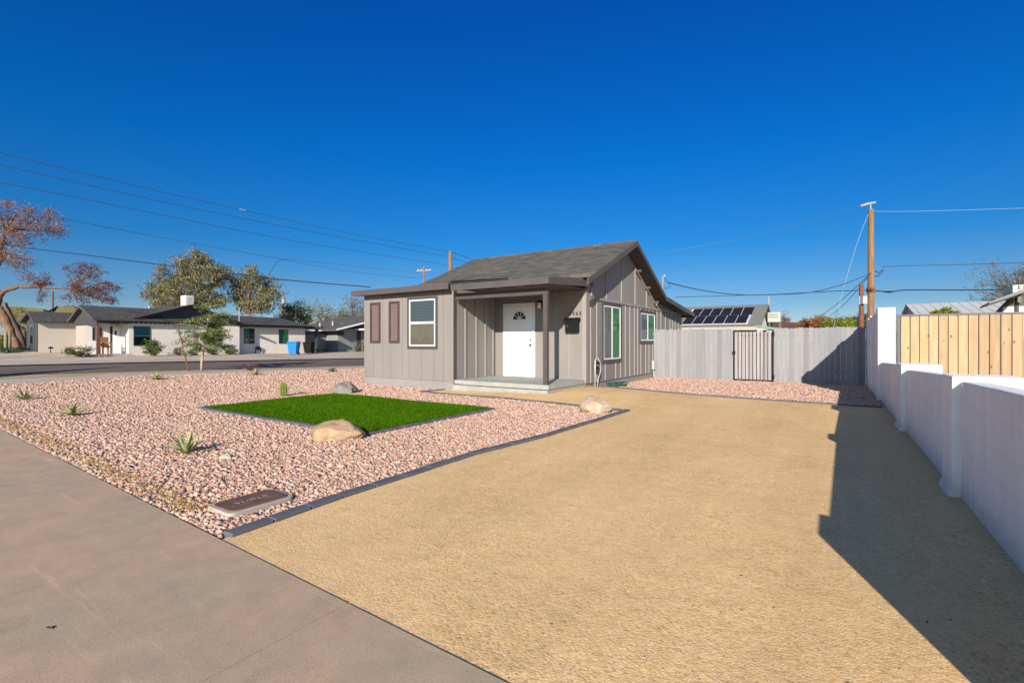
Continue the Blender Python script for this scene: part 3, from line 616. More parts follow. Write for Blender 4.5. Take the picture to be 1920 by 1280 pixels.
# windows
def window(parent, O, U, N, wd, ht, split, label=None, trimw=.075, backs=()):
    O = Vector(O); U = Vector(U); N = Vector(N); f = .036
    mb = MB(); fr = lambda a, b, c, d, n0=0, n1=.028: mb.obox(O, U, Z, N, (a, b), (c, d), (n0, n1))
    fr(0, f, 0, ht); fr(wd - f, wd, 0, ht); fr(f, wd - f, 0, f); fr(f, wd - f, ht - f, ht)
    if split == 'h': fr(f, wd - f, ht*.5 - .03, ht*.5 + .03, 0, .024); panes = [(f, wd - f, f, ht*.5 - .03), (f, wd - f, ht*.5 + .03, ht - f)]
    elif split == 'v': fr(wd*.5 - .03, wd*.5 + .03, f, ht - f, 0, .024); panes = [(f, wd*.5 - .03, f, ht - f), (wd*.5 + .03, wd - f, f, ht - f)]
    else: panes = [(f, wd - f, f, ht - f)]
    win = mb.build("window", M['vinyl'] if trimw else M['steel'], parent, bevel=.003)
    if label: win['label'] = label
    if trimw:
        mb = MB(); t = trimw
        for a, b, c, d in ((-t, -.002, -t, ht + t), (wd + .002, wd + t, -t, ht + t), (-.002, wd + .002, -t, -.002), (-.002, wd + .002, ht + .002, ht + t)): mb.obox(O, U, Z, N, (a, b), (c, d), (0, .030))
        mb.build("window_trim", M['trim'], win, bevel=.003)
    for i, (a, b, c, d) in enumerate(panes):
        bk = backs[i] if i < len(backs) else 'room'
        mb = MB(); mb.obox(O, U, Z, N, (a, b), (c, d), (.001, .004)); mb.build({'blind': "room_dark", 'room': "room_dark", 'screen': "insect_screen", 'curtain': "curtain", 'green': "curtain", 'teal': "curtain"}[bk], M['room'] if bk == 'blind' else M[bk], win)
        if bk in ('blind', 'green'):
            mb = MB(); z = c + .02
            while z < d - .02: mb.obox(O, U, (N * .6 + Z * .8), (N * .8 - Z * .6), (a + .01, b - .01), (0, .032), (.006, .008)) if False else mb.obox(O + Z * z, U, Vector(N) * .35 + Z * .94, N, (a + .01, b - .01), (0, .022), (.006, .008)); z += .042
            mb.build("blind", M['blind'] if bk == 'blind' else M['green'], win)
        mb = MB(); q0 = O + N * .015; pq = [q0 + U * a + Z * c, q0 + U * b + Z * c, q0 + U * b + Z * d, q0 + U * a + Z * d]
        if (pq[1] - pq[0]).cross(pq[2] - pq[0]).dot(N) < 0: pq.reverse()
        mb.poly(pq); mb.build("pane", M['glass'], win)
    return win
M['teal'] = painted("teal_shade", (.07, .24, .25), .7, .1)
FN = (0, -1, 0)
window(house, (-10.12, FY - .014, 1.19), (1, 0, 0), FN, 1.0, 1.31, 'h', backs=('screen', 'blind'))
window(house, (GX, 13.12, .79), (0, 1, 0), (1, 0, 0), 1.33, 1.58, 'v', "tall slider window with green reflective film", .11, ('curtain', 'green'))
window(house, (GX, 16.36, 1.35), (0, 1, 0), (1, 0, 0), 1.60, .96, 'v', "small slider window with green reflective film", .11, ('curtain', 'green'))
for x0, x1 in ((-11.79, -11.34), (-10.96, -10.53)):
    mb = MB(); z0, z1 = 1.28, 2.50; y0 = FY - .014
    mb.box(x0, x0 + .06, y0 - .035, y0, z0, z1); mb.box(x1 - .06, x1, y0 - .035, y0, z0, z1); mb.box(x0 + .06, x1 - .06, y0 - .035, y0, z0, z0 + .06); mb.box(x0 + .06, x1 - .06, y0 - .035, y0, z1 - .06, z1)
    sh = mb.build("shutter", M['shutter'], house, bevel=.003)
    mb = MB(); z = z0 + .07
    while z < z1 - .08: mb.obox((x0 + .062, y0 - .004, z), (1, 0, 0), (0, -.62, -.78), (0, -.78, .62), (0, x1 - x0 - .124), (-.03, .012), (0, .006)); z += .042
    mb.box(x0 + .06, x1 - .06, y0 - .003, y0 - .001, z0 + .06, z1 - .06); mb.build("shutter_slats", M['shutter_slat'], sh)
# house number, lamp, meter, service mast, pipes
def text_mesh(name, body, size, depth, mat, parent, org, rot, bold=0):
    cu = bpy.data.curves.new(name, 'FONT'); cu.body = body; cu.size = size; cu.extrude = depth; cu.offset = bold; cu.align_x = 'CENTER'
    t = bpy.data.objects.new(name, cu); C.objects.link(t); bpy.context.view_layer.update()
    me = bpy.data.meshes.new_from_object(t.evaluated_get(bpy.context.evaluated_depsgraph_get())); bpy.data.objects.remove(t)
    me.materials.clear(); me.materials.append(mat); me.name = name
    o = link(name, me, parent); o.location = Vector(org) - wloc(parent); o.rotation_euler = rot; return o
for i, d in enumerate("2965"):
    text_mesh("house_number", d, .135, .006, M['trim'], house, (-5.99 + i * .105, DY - .022, 2.04), (math.radians(90), 0, 0), .002)
mb = MB(); mb.box(-6.98, -6.86, DY - .02, DY - .0, 2.30, 2.46); lm = mb.build("wall_lamp", M['black'], house)
mb = MB(); mb.lathe((-6.92, DY - .09, 2.26), [(.03, 0), (.055, .02), (.055, .15), (.03, .17)], 12); mb.build("lamp_glass", M['curtain'], lm, smooth=True)
mb = MB(); mb.lathe((-6.92, DY - .09, 2.43), [(.075, 0), (.06, .03), (.02, .05)], 12); mb.build("lamp_cap", M['black'], lm)
mb = MB(); mb.box(GX + .03, GX + .13, 17.55, 17.72, .30, .62); mt = mb.build("meter_box", M['mesh_grey'], house, bevel=.006)
mb = MB(); mb.tube([(GX + .08, 17.62, .30), (GX + .08, 17.62, .02)], .02); mb.build("conduit", M['pipe'], mt)
p = on_x(1112, 676, GX + .08)
mb = MB(); mb.tube([(GX + .09, 12.36, -.02), (GX + .09, 12.36, .78), (GX + .09, 12.45, .86), (GX + .02, 12.52, .86)], .024, 10); mb.tube([(GX + .10, 12.40, .60), (GX + .12, 12.50, .62)], .02, 8)
hb = mb.build("water_pipe", M['pipe'], house, smooth=True)
mb = MB(); mb.tube([(GX + .10, 12.40, .70), (GX + .16, 12.42, .74)], .035, 10); mb.tube([(GX + .17, 12.36, .76), (GX + .17, 12.48, .72)], .022, 8); mb.obox((GX + .11, 12.40, .52), (0, 1, 0), (1, 0, 0), Z, (-.03, .05), (-.02, .04), (0, .12)); mb.build("tap", M['black'], hb)
mb = MB(); mb.tube([(GX + .10, 12.52, .86), (GX + .10, 12.72, .70), (GX + .11, 12.70, .48), (GX + .12, 12.50, .28), (GX + .13, 12.44, .08)], .014, 10); mb.build("white_conduit", M['pipe'], hb, smooth=True)
mast = on_x(1243, 519, -5.75); MY_ = mast.y
mb = MB(); mb.tube([(mast.x, MY_, 2.6), (mast.x, MY_, mast.z + .02), (mast.x + .06, MY_ - .02, mast.z + .08), (mast.x + .10, MY_ - .04, mast.z - .02)], .035, 10)
ms_ = mb.build("service_mast", M['pipe'], house, smooth=True)
mb = MB(); mb.tube([(mast.x + .06, MY_ - .04, mast.z), (mast.x + .22, MY_ - .1, mast.z - .25), (mast.x + .35, MY_ - .1, mast.z - .42), (mast.x + .12, MY_ - .04, mast.z - .5), (mast.x + .03, MY_ - .02, mast.z - .34)], .014, 6); mb.build("drip_loop", M['wire2'], ms_)
mbx = thing("mailbox", "black metal mailbox mounted on the wall right of the front door", "mailbox", (-5.89, DY, 1.58))
mb = MB(); mb.box(-6.08, -5.70, DY - .14, DY - .016, 1.57, 1.86); mb.build("box_body", M['black'], mbx, bevel=.006)
mb = MB(); mb.prism([(-6.11, DY - .016, 1.97), (-6.11, DY - .09, 1.955), (-6.11, DY - .155, 1.89), (-6.11, DY - .16, 1.84), (-6.11, DY - .15, 1.84), (-6.11, DY - .143, 1.862), (-6.11, DY - .016, 1.862)], (.44, 0, 0)); mb.build("box_lid", M['black'], mbx)
mb = MB(); mb.tube([(-6.0, DY - .141, 1.74), (-6.0, DY - .152, 1.74)], .02, 12); mb.build("lock", M['chrome'], mbx)
# garden hose coiled by the wall
mb = MB(); pts = []
for i in range(110):
    a = i / 110 * 2 * math.pi * 4.5; r = .20 + .05 * math.sin(a * .37) + .02 * math.sin(a * 2.3)
    xx = -5.18 + r * 1.0 * math.cos(a); yy = 13.35 + r * 1.9 * math.sin(a) ; pts.append((xx, yy, terrain(xx, yy) + .02 + .10 * (i / 110) + .015 * math.sin(a * 1.3)))
mb.tube(pts, .014, 7)
tag(mb.build("garden_hose", M['hose'], smooth=True), "green garden hose coiled on the ground under the tall side window", "hose")
# ------------------------------------------------------------------ picket fence and gate
FEY = 17.8
fence = thing("picket_fence", "tall weathered grey dog-eared picket fence between the house and the white wall", "fence", (-2.2, FEY, 0))
def pickets(x0, x1, top, name, parent, mat, y=FEY, w=.138):
    mb = MB(); x = x0
    while x < x1 - .03:
        b = min(x + w, x1); t = top + random.uniform(-.018, .018); dy = random.uniform(-.002, .002); c = .020
        P = [(x + .0015, y + dy, -.03), (b - .0015, y + dy, -.03), (b - .0015, y + dy, t - c), (b - .0015 - c, y + dy, t), (x + .0015 + c, y + dy, t), (x + .0015, y + dy, t - c)]
        mb.prism(P, (0, .018, 0)); x = b
    return mb.build(name, mat, parent)
pickets(GX + .03, -2.80, 1.755, "fence_panel", fence, M['fence']); pickets(-1.58, .83, 1.755, "fence_panel", fence, M['fence'])
mb = MB()
for z in (.35, 1.45): mb.box(GX + .03, -2.80, FEY + .022, FEY + .06, z, z + .09); mb.box(-1.58, .83, FEY + .022, FEY + .06, z, z + .09)
mb.build("fence_rail", M['fence'], fence)
for x in (-5.4, -2.83, -1.62, .74):
    mb = MB(); mb.box(x, x + .09, FEY + .065, FEY + .15, -.1, 1.70); mb.build("fence_post", M['fence'], fence)
gate = thing("yard_gate", "narrow gate of pale boards behind a black steel bar frame in the picket fence", "gate", (-2.2, FEY, 0))
pickets(-2.76, -1.62, 1.66, "gate_boards", gate, M['gate_board'], FEY + .01, .14)
mb = MB(); gy = FEY - .03
mb.box(-2.78, -2.745, gy - .02, gy + .02, 0, 1.70); mb.box(-1.635, -1.60, gy - .02, gy + .02, 0, 1.70)
mb.box(-2.745, -1.635, gy - .02, gy + .02, .02, .06); mb.box(-2.745, -1.635, gy - .02, gy + .02, 1.665, 1.70)
mb.build("gate_frame", M['black'], gate)
mb = MB()
for i in range(9): x = -2.745 + 1.11 * (i + 1) / 10; mb.box(x - .0055, x + .0055, gy - .0055, gy + .0055, .06, 1.665); mb.box(x - .013, x + .013, gy - .012, gy + .012, 1.52, 1.545)
mb.build("gate_bars", M['black'], gate)
for z in (.12, 1.50):
    mb = MB(); mb.tube([(-1.59, gy, z), (-1.59, gy, z + .12)], .03, 10); mb.build("hinge", M['black'], gate)
mb = MB(); mb.box(-2.80, -2.72, gy - .05, gy - .021, .9, 1.0); mb.build("latch", M['black'], gate)
# ------------------------------------------------------------------ white stucco walls on the right
low = thing("low_block_wall", "low white stucco wall with square pillars along the right side of the driveway", "wall", (.95, 7.5, 0))
def wall_run(y0, y1, z0, z1, name, parent, x0=.905, x1=1.07):
    n = 10; mb = MB(); lo = []
    mb.prism([(x0, y0, -.1), (x0, y1, -.1), (x0, y1, z1), (x0, y0, z0)], (x1 - x0, 0, 0)); return mb.build(name, M['wall'], parent, bevel=.014)
wall_run(1.95, 5.50, 1.055, .985, "wall_panel", low); wall_run(5.93, 9.12, 1.005, .905, "wall_panel", low); wall_run(9.74, 13.46, .95, .86, "wall_panel", low)
for y0, y1, z in ((1.48, 1.95, 1.06), (5.48, 5.93, 1.025), (9.10, 9.76, .985)):
    mb = MB(); mb.box(.845, 1.31, y0, y1, -.1, z); mb.build("pillar", M['wall'], low, bevel=.016)
    mb = MB(); mb.prism([(.805, y0 - .02, -.02), (.93, y0 - .02, -.02), (.90, y0 + .02, .05), (.846, y0 + .02, .07)], (0, (y1 - y0) + .0, 0)); mb.build("pillar_footing", M['wall'], low, bevel=.02)
tall = thing("tall_block_wall", "tall white stucco wall with a bright end pillar next to the wooden fence", "wall", (.95, 15.6, 0))
mb = MB(); mb.prism([(.87, 13.95, -.1), (.87, 18.6, -.1), (.87, 18.6, 1.93), (.87, 13.95, 2.02)], (.18, 0, 0)); mb.build("wall_panel", M['wall'], tall, bevel=.012)
mb = MB(); mb.box(.845, 1.155, 13.47, 13.95, -.1, 2.07); mb.build("end_pillar", M['wall'], tall, bevel=.014)
for y in (15.9, 17.0):
    mb = MB(); mb.box(.84, 1.08, y, y + .38, -.1, 1.995 if y < 16.5 else 1.965); mb.build("pilaster", M['wall'], tall, bevel=.012)
# new wood fence beyond
nf = thing("board_fence", "new tan wooden board fence in a grey steel frame behind the low white wall", "fence", (2.4, 13.96, 0))
NY = 13.96; mb = MB(); xs0 = [1.30, 1.465, 1.625, 1.785, 1.945, 2.105, 2.265, 2.425, 2.59, 2.755, 2.925, 3.09]
for x in xs0: mb.box(x, x + .145, NY, NY + .02, .10, 1.885)
mb.build("fence_boards", M['newwood'], nf)
mb = MB(); mb.box(1.285, 3.25, NY + .022, NY + .05, .08, 1.90); mb.build("backing_sheet", M['steel'], nf)
for z0_, z1_ in ((1.888, 1.925), (.04, .09)):
    mb = MB(); mb.box(1.20, 3.27, NY - .015, NY + .021, z0_, z1_); mb.build("steel_rail", M['steel'], nf)
for x in (1.16, 1.225, 3.26, 3.36):
    mb = MB(); mb.box(x, x + .055, NY - .02, NY + .04, 0, 1.93); mb.build("steel_post", M['steel'], nf)
mb = MB()
for k in range(6): mb.box(3.43 + k * .165, 3.43 + k * .165 + .15, NY, NY + .02, .1, 1.885)
mb.build("fence_boards", painted("pinkish_board", (.40, .26, .18), .7, .1, 3, 60, .1, (6, 6, .5)), nf)
# ------------------------------------------------------------------ rocks, plants, meter lid
def rock(name, label, c, dims, rot, stops, seed, sharp=.35):
    bm = bmesh.new(); bmesh.ops.create_icosphere(bm, subdivisions=5, radius=1)
    off = Vector((seed * 7.1, seed * 3.3, seed * 1.7))
    for v in bm.verts:
        d = v.co.normalized(); q = d * 1.1 + off
        f = 1 + sharp * mnoise.noise(q) + .16 * mnoise.noise(q * 2.6) + .06 * mnoise.noise(q * 7) + .025 * mnoise.noise(q * 19)
        vz = d * f
        for pn, pd in (((.3, -.5, .8), .78), ((-.6, -.3, .72), .80), ((.8, .2, .5), .84), ((-.2, -.95, .2), .84), ((.5, -.8, -.1), .88), ((-.9, -.4, .1), .86)):
            pn = Vector(pn).normalized(); k = vz.dot(pn) - pd
            if k > 0: vz -= pn * k * .8
        v.co = Vector((vz.x * dims[0] / 2, vz.y * dims[1] / 2, (vz.z + .62) * dims[2] / 1.5))
    me = bpy.data.meshes.new(name); bm.to_mesh(me); bm.free()
    me.polygons.foreach_set("use_smooth", [True] * len(me.polygons))
    m, nt, b = new_mat(name + "_rock"); mp = coords(nt); n1 = noise_node(nt, mp, 5, 8, .65); n2 = noise_node(nt, mp, 45, 5, .7); n3 = noise_node(nt, mp, 2, 4)
    r = ramp(nt, stops); nt.links.new(mixc(nt, .5, n1.outputs[0], n3.outputs[0]), r.inputs[0]); r2 = ramp(nt, [(.3, (.72,) * 3), (.65, (1.1,) * 3)]); nt.links.new(n2.outputs[0], r2.inputs[0])
    nt.links.new(mixc(nt, 1.0, r.outputs[0], r2.outputs[0], 'MULTIPLY'), b.inputs['Base Color']); b.inputs['Roughness'].default_value = .9; b.inputs['Specular IOR Level'].default_value = .15
    p = bump(nt, b, n2.outputs[0], .45, .012); bump(nt, b, n1.outputs[0], .5, .05, p); me.materials.append(m)
    o = link(name, me); o.location = (c[0], c[1], terrain(c[0], c[1]) - .02); o.rotation_euler = (0, 0, rot)
    return tag(o, label, "rock")
TAN = [(.3, (.21, .125, .075)), (.45, (.36, .235, .135)), (.6, (.43, .31, .20)), (.72, (.31, .18, .11))]
PALE = [(.3, (.29, .19, .13)), (.45, (.42, .30, .205)), (.6, (.50, .40, .30)), (.75, (.36, .245, .18))]
GREYR = [(.3, (.12, .112, .10)), (.5, (.205, .19, .17)), (.7, (.29, .27, .24))]
rock("boulder", "large flat tan boulder at the front corner of the turf", (-5.63, 4.18), (.74, .50, .25), math.radians(28), TAN, 8, .15)
rock("boulder", "pale cream boulder on the edging at the corner of the gravel near the porch", (-3.66, 8.28), (.58, .44, .30), math.radians(40), PALE, 2, .25)
rock("boulder", "rough grey boulder beside the small cactus behind the turf", (-10.42, 7.95), (.62, .5, .30), math.radians(20), GREYR, 3, .45)
rock("stone", "small pale greenish stone lying in the gravel beside the nearest agave", (-5.72, 2.78), (.17, .12, .07), .4, [(.3, (.36, .35, .25)), (.7, (.46, .44, .33))], 4)
rx, ry = on_ground(531, 743).xy
def cactus():
    mb = MB(); k = 36; prof = [(.035, 0), (.075, .03), (.088, .12), (.088, .22), (.078, .28), (.052, .32), (.012, .336)]
    n = 0
    for (r, z) in prof:
        for j in range(k):
            a = 2*math.pi*j/k; rr = r * (1.0 if j % 3 == 0 else .80 if j % 3 else 1)
            mb.v.append((rx + rr*math.cos(a), ry + rr*math.sin(a), terrain(rx, ry) + z))
    for i in range(len(prof) - 1):
        for j in range(k):
            j2 = (j+1) % k; mb.f.append((i*k+j, i*k+j2, (i+1)*k+j2, (i+1)*k+j)); mb.m.append(0)
    mb.f.append(tuple((len(prof)-1)*k + j for j in range(k))); mb.m.append(0)
    o = mb.build("cactus", painted("cactus_skin", (.15, .19, .035), .6, .15, 12, 60, .1))
    V = []
    for j in range(0, k, 3):
        a = 2*math.pi*j/k
        for t in range(26):
            z = .02 + .32 * t / 26; r = np.interp(z, [q[1] for q in prof], [q[0] for q in prof])
            c0 = np.array([rx + r*math.cos(a), ry + r*math.sin(a), terrain(rx, ry) + z])
            for _ in range(4):
                d = np.array([math.cos(a), math.sin(a), .2]) * .025 + RNG.normal(0, .011, 3); s2 = np.array([0, 0, .0016])
                V.append([c0 - s2, c0 + s2, c0 + d])
    np_mesh("cactus_spines", np.array(V), 3, painted("spine", (.46, .42, .17), .6, .1, bstr=0), o)
    return tag(o, "small ribbed green cactus beside the grey boulder", "cactus")
cactus()
M['agave'] = island("agave_leaf", [(0, (.20, .25, .085)), (.5, (.33, .37, .15)), (.85, (.50, .49, .24)), (1, (.56, .47, .26))], .5, .3, .12, 20)
M['agave_green'] = island("green_yucca_leaf", [(0, (.07, .14, .03)), (.5, (.12, .20, .045)), (1, (.22, .26, .09))], .5, .3, .12)
def agave_mesh(seed, nl=26, L=.27, mat='agave'):
    r_ = random.Random(seed); mb = MB()
    for i in range(nl):
        a = i * 2.39996 + r_.uniform(-.2, .2); el = math.radians(12 + 68 * (i / nl) ** .9 + r_.uniform(-7, 7)); l = L * r_.uniform(.75, 1.12); w0 = .021 * r_.uniform(.8, 1.15)
        d = Vector((math.cos(a), math.sin(a), 0)); sd = Vector((-math.sin(a), math.cos(a), 0)); p = d * .012; seg = 6; rows = []
        for k in range(seg + 1):
            t = k / seg; w_ = w0 * (.75 + 1.0 * t) * (1 - t ** 2.2) if t < 1 else 0
            nrm = -d * math.sin(el) + Z * math.cos(el)
            rows.append((p + sd * w_ + nrm * w_ * .45, p.copy(), p - sd * w_ + nrm * w_ * .45))
            p = p + (d * math.cos(el) + Z * math.sin(el)) * (l / seg); el -= math.radians(r_.uniform(1, 7))
        n0 = len(mb.v); mb.v += [tuple(q) for r in rows for q in r]
        for k in range(seg):
            for c_ in (0, 1): mb.f.append((n0 + k*3 + c_, n0 + k*3 + c_ + 1, n0 + k*3 + c_ + 4, n0 + k*3 + c_ + 3)); mb.m.append(0)
    return mb, mat
AG = [((350, 850), "nearest spiky agave in the pink gravel, between the sidewalk and the turf", 1.0, 'agave', 1), ((134, 780), "spiky agave near the sidewalk with a long thin shadow, left of the nearest one", 1.0, 'agave', 2), ((45, 750), "leftmost spiky agave in the pink gravel", 1.1, 'agave', 3), ((292, 712), "spiky agave at the far edge of the gravel close to the leaning stake", 1.25, 'agave', 4), ((478, 703.5), "pale spiky agave at the far gravel edge beside a dead shrub", 1.1, 'agave', 5), ((622, 697), "small green leafy yucca at the far gravel edge, closest to the grey house", 1.05, 'agave_green', 6)]
for (p, lab, s_, mt_, sd) in AG:
    mb, _ = agave_mesh(sd, 30 if mt_ == 'agave_green' else 26, .27 if mt_ == 'agave' else .24)
    o = mb.build("agave" if mt_ == 'agave' else "yucca", M[mt_], smooth=True); g = on_ground(*p); o.location = g - Vector((0, 0, .0)); o.scale = (s_,) * 3; tag(o, lab, "agave" if mt_ == 'agave' else "yucca", "spiky plants in the pink gravel")
lf = on_ground(92, 1183)
mb = MB(); mb.poly([(lf.x + a * .03, lf.y + b_ * .03, .018 + c * .6) for a, b_, c in ((-.7, -.2, 0), (-.2, -.3, .006), (.5, -.05, .004), (.75, .2, .0), (.3, .28, .008), (-.3, .12, .003))]); o = mb.build("fallen_leaf", M['debris']); o.modifiers.new("thickness", 'SOLIDIFY').thickness = .003
tag(o, "single dark dry leaf lying on the bare sidewalk", "leaf")
# meter lid
lid = thing("meter_box", "rusty brown water meter box set in the pink gravel by the sidewalk", "meter box", (-3.92, 2.1, 0))
def rrect(x0, x1, y0, y1, r, z, n=5):
    P = []
    for cx_, cy_, a0 in ((x1 - r, y1 - r, 0), (x0 + r, y1 - r, 90), (x0 + r, y0 + r, 180), (x1 - r, y0 + r, 270)):
        for i in range(n + 1): a = math.radians(a0 + 90 * i / n); P.append((cx_ + r*math.cos(a), cy_ + r*math.sin(a), z))
    return P
mb = MB(); mb.prism(rrect(-4.11, -3.735, 1.84, 2.37, .05, .035), (0, 0, -.1)); mb.build("box_rim", M['lidrim'], lid, bevel=.006)
mb = MB(); mb.prism(rrect(-4.08, -3.765, 1.87, 2.34, .06, .043), (0, 0, -.02)); lidp = mb.build("box_lid", M['lid'], lid, bevel=.004)
text_mesh("lid_lettering", "WATER", .075, .002, M['lid_text'], lidp, (-3.895, 2.105, .045), (0, 0, math.radians(90)))
# ------------------------------------------------------------------ foliage
def leaf_quads(cent, size, aspect=.5, up=0.0):
    n = len(cent); d = RNG.normal(size=(n, 3)); d[:, 2] += up; d /= np.linalg.norm(d, axis=1)[:, None]
    e = np.cross(d, RNG.normal(size=(n, 3))); e /= np.linalg.norm(e, axis=1)[:, None]
    s = size * RNG.uniform(.6, 1.3, n); d = d * s[:, None]; e = e * (s * aspect)[:, None]
    return np.stack([cent - d, cent + e * .5 - d * .1, cent + d, cent - e * .5 - d * .1], 1)
def clumps(center, radii, ncl, per, cr, shell=.55):
    u = RNG.normal(size=(ncl, 3)); u /= np.linalg.norm(u, axis=1)[:, None]; r = RNG.uniform(shell, 1.0, ncl) ** .6
    cc = np.array(center) + u * r[:, None] * np.array(radii); out = []
    for c in cc:
        k = int(per * RNG.uniform(.5, 1.5)); out.append(c + RNG.normal(0, 1, (k, 3)) * cr * RNG.uniform(.6, 1.3) * np.array([1, 1, .75]))
    return np.concatenate(out), cc
def limb(mb, a, b, r0, r1, wig=.12, n=6, sag=0):
    a = Vector(a); b = Vector(b); L = (b - a).length; pts = []
    for i in range(n + 1):
        t = i / n; p = a.lerp(b, t); f = math.sin(math.pi * t)
        pts.append(p + Vector((random.gauss(0, 1), random.gauss(0, 1), random.gauss(0, .7))) * wig * L * .25 * f + Vector((0, 0, sag * L * f)))
    mb.tube(pts, [r0 + (r1 - r0) * i / n for i in range(n + 1)], 7); return pts
def tree(name, label, cat, base, blobs, mat, leaf, bark, tr=.18, group=None, aspect=.5, per=26, cr=.35, ncl=40, shell=.55, trunk_pts=None, twigs=10, up=0):
    base = Vector(base); t = thing(name, label, cat, base, group); mb = MB(); allp = []
    tp = trunk_pts or [base, base + Vector((.1, 0, 1.2))]
    mb.tube(tp, [tr * (1 - .35 * i / max(1, len(tp) - 1)) for i in range(len(tp))], 9)
    for bl in blobs:
        c, rad = Vector(bl[0]), bl[1]; k = bl[2] if len(bl) > 2 else 1
        pts, cc = clumps(c, rad, max(2, int(ncl * k)), per, cr, shell); allp.append(pts)
        start = Vector(tp[-1]) if len(bl) < 4 else Vector(bl[3])
        sp = limb(mb, start, c + Vector((0, 0, -rad[2] * .25)), tr * .5, tr * .18)
        for q in cc[:twigs]: limb(mb, sp[random.randint(2, 6)], q, tr * .16, .012, .1, 4)
    mb.build("trunk", bark, t, smooth=True)
    P = np.concatenate(allp); np_mesh("crown", leaf_quads(P, leaf, aspect, up), 4, mat, t); return t
M['bark'] = wood_mat("brown_bark", (.10, .055, .035), (.18, .10, .062), (.26, .165, .115), 'z', False, .9)
M['bark_pale'] = wood_mat("pale_bark", (.30, .22, .16), (.42, .33, .26), (.52, .44, .36), 'z', False, .9)
M['bark_dark'] = wood_mat("dark_bark", (.08, .055, .045), (.12, .085, .07), (.17, .12, .10), 'z', False, .9)
M['euc'] = island("eucalyptus_leaf", [(0, (.06, .075, .03)), (.3, (.13, .14, .06)), (.65, (.24, .225, .11)), (.9, (.34, .29, .165)), (1, (.40, .26, .14))], .7, .2, .25)
M['olive'] = island("olive_leaf", [(0, (.04, .05, .01)), (.5, (.11, .115, .02)), (.85, (.19, .17, .03)), (1, (.30, .24, .06))], .7, .2, .25)
M['dusty'] = island("dusty_leaf", [(0, (.09, .08, .045)), (.5, (.16, .145, .075)), (.85, (.24, .20, .12)), (1, (.30, .24, .16))], .8, .15, .2)
M['dry'] = island("dry_leaf", [(0, (.09, .05, .055)), (.35, (.19, .115, .115)), (.7, (.29, .19, .165)), (.92, (.38, .26, .22)), (1, (.30, .16, .11))], .8, .15, .25)
M['drydark'] = island("dark_dry_leaf", [(0, (.055, .03, .03)), (.4, (.12, .06, .06)), (.8, (.20, .10, .085)), (1, (.30, .16, .11))], .8, .15, .2)
M['fresh'] = island("fresh_leaf", [(0, (.05, .09, .012)), (.5, (.10, .15, .025)), (.85, (.18, .22, .05)), (1, (.28, .27, .10))], .6, .25, .3)
M['bushgreen'] = island("shrub_leaf", [(0, (.03, .07, .01)), (.5, (.07, .13, .02)), (.85, (.14, .20, .04)), (1, (.22, .26, .08))], .6, .25, .25)
M['greyshrub'] = island("grey_shrub_leaf", [(0, (.05, .06, .025)), (.5, (.10, .115, .05)), (.85, (.17, .18, .09)), (1, (.24, .23, .13))], .7, .2, .2)
M['orange'] = island("orange_leaf", [(0, (.16, .07, .03)), (.5, (.30, .14, .06)), (1, (.42, .24, .10))], .7, .2, .25)
M['lime'] = island("lime_leaf", [(0, (.08, .11, .01)), (.5, (.20, .24, .02)), (1, (.34, .35, .05))], .6, .2, .3)
M['bluegreen'] = island("blue_green_leaf", [(0, (.03, .05, .035)), (.5, (.06, .09, .06)), (1, (.11, .15, .10))], .7, .2, .2)
def disc(px, py, depth, rx_, ry_, k=1, rd=None):   # a foliage mass whose middle stands at a given distance
    s = depth / FPX; return (at(px, py, depth), ((rd or rx_ * s * .9), rx_ * s, ry_ * s), k)
def bush(name, label, px, py, wpx, hpx, mat, leaf=.05, ncl=26, per=30, base=None, cat="shrub", group=None):
    g = base or on_ground(px, py); dep = -g.x * ST + g.y * CT; s = dep / FPX; wd, hg = wpx * s / 2, hpx * s
    t = thing(name, label, cat, g, group); mb = MB()
    pts, cc = clumps(g + Vector((0, 0, hg * .52)), (wd * .85, wd * .85, hg * .46), ncl, per, min(wd, hg) * .16, .3)
    pts = pts[pts[:, 2] > g.z]
    for q in cc: limb(mb, g, q, .016, .006, .1, 4)
    mb.build("stems", M['bark_dark'], t); np_mesh("foliage", leaf_quads(pts, leaf, .5, .4), 4, mat, t); return t
# left big half-dry tree
gb = on_x(32, 655, -44.0)
D0 = -gb.x * ST + gb.y * CT
def A(px, py, dd=0): return at(px, py, D0 + dd)
def gnarl(mb, pts, rad, amp=.05, sub=5, k=10):
    P, R_ = [], []
    for i in range(len(pts) - 1):
        for q in range(sub):
            f_ = q / sub; P.append(Vector(pts[i]).lerp(Vector(pts[i+1]), f_) + Vector((random.gauss(0, amp), random.gauss(0, amp), random.gauss(0, amp)))); R_.append((rad[i] + (rad[i+1] - rad[i]) * f_) * random.uniform(.84, 1.16))
    P.append(Vector(pts[-1])); R_.append(rad[-1]); mb.tube(P, R_, k)
tp = [gb, A(21, 625), A(7, 590), A(-4, 570)]
t = thing("half_dry_tree", "big half dry tree with leaning orange trunk and sparse mauve brown foliage", "tree", gb); mb = MB()
gnarl(mb, tp, [.30, .22, .19, .16], .03)
m2 = MB(); m2.tube([A(47, 655, 1), A(37, 630, 1), A(22, 598, 1), A(8, 568, .6)], [.22, .19, .16, .12], 9); m2.build("second_trunk", M['bark_dark'], t, smooth=True)
limbp = [A(-4, 570), A(2, 552), A(12, 543), A(35, 538), A(60, 538), A(90, 539), A(118, 541), A(134, 544)]
gnarl(mb, limbp, [.16, .14, .13, .12, .10, .085, .07, .05], .035, 3, 8)
up_ = [A(-4, 570), A(-10, 530), A(0, 470), A(14, 430), A(30, 400)]
gnarl(mb, up_, [.18, .15, .12, .09, .04], .06, 4, 8)
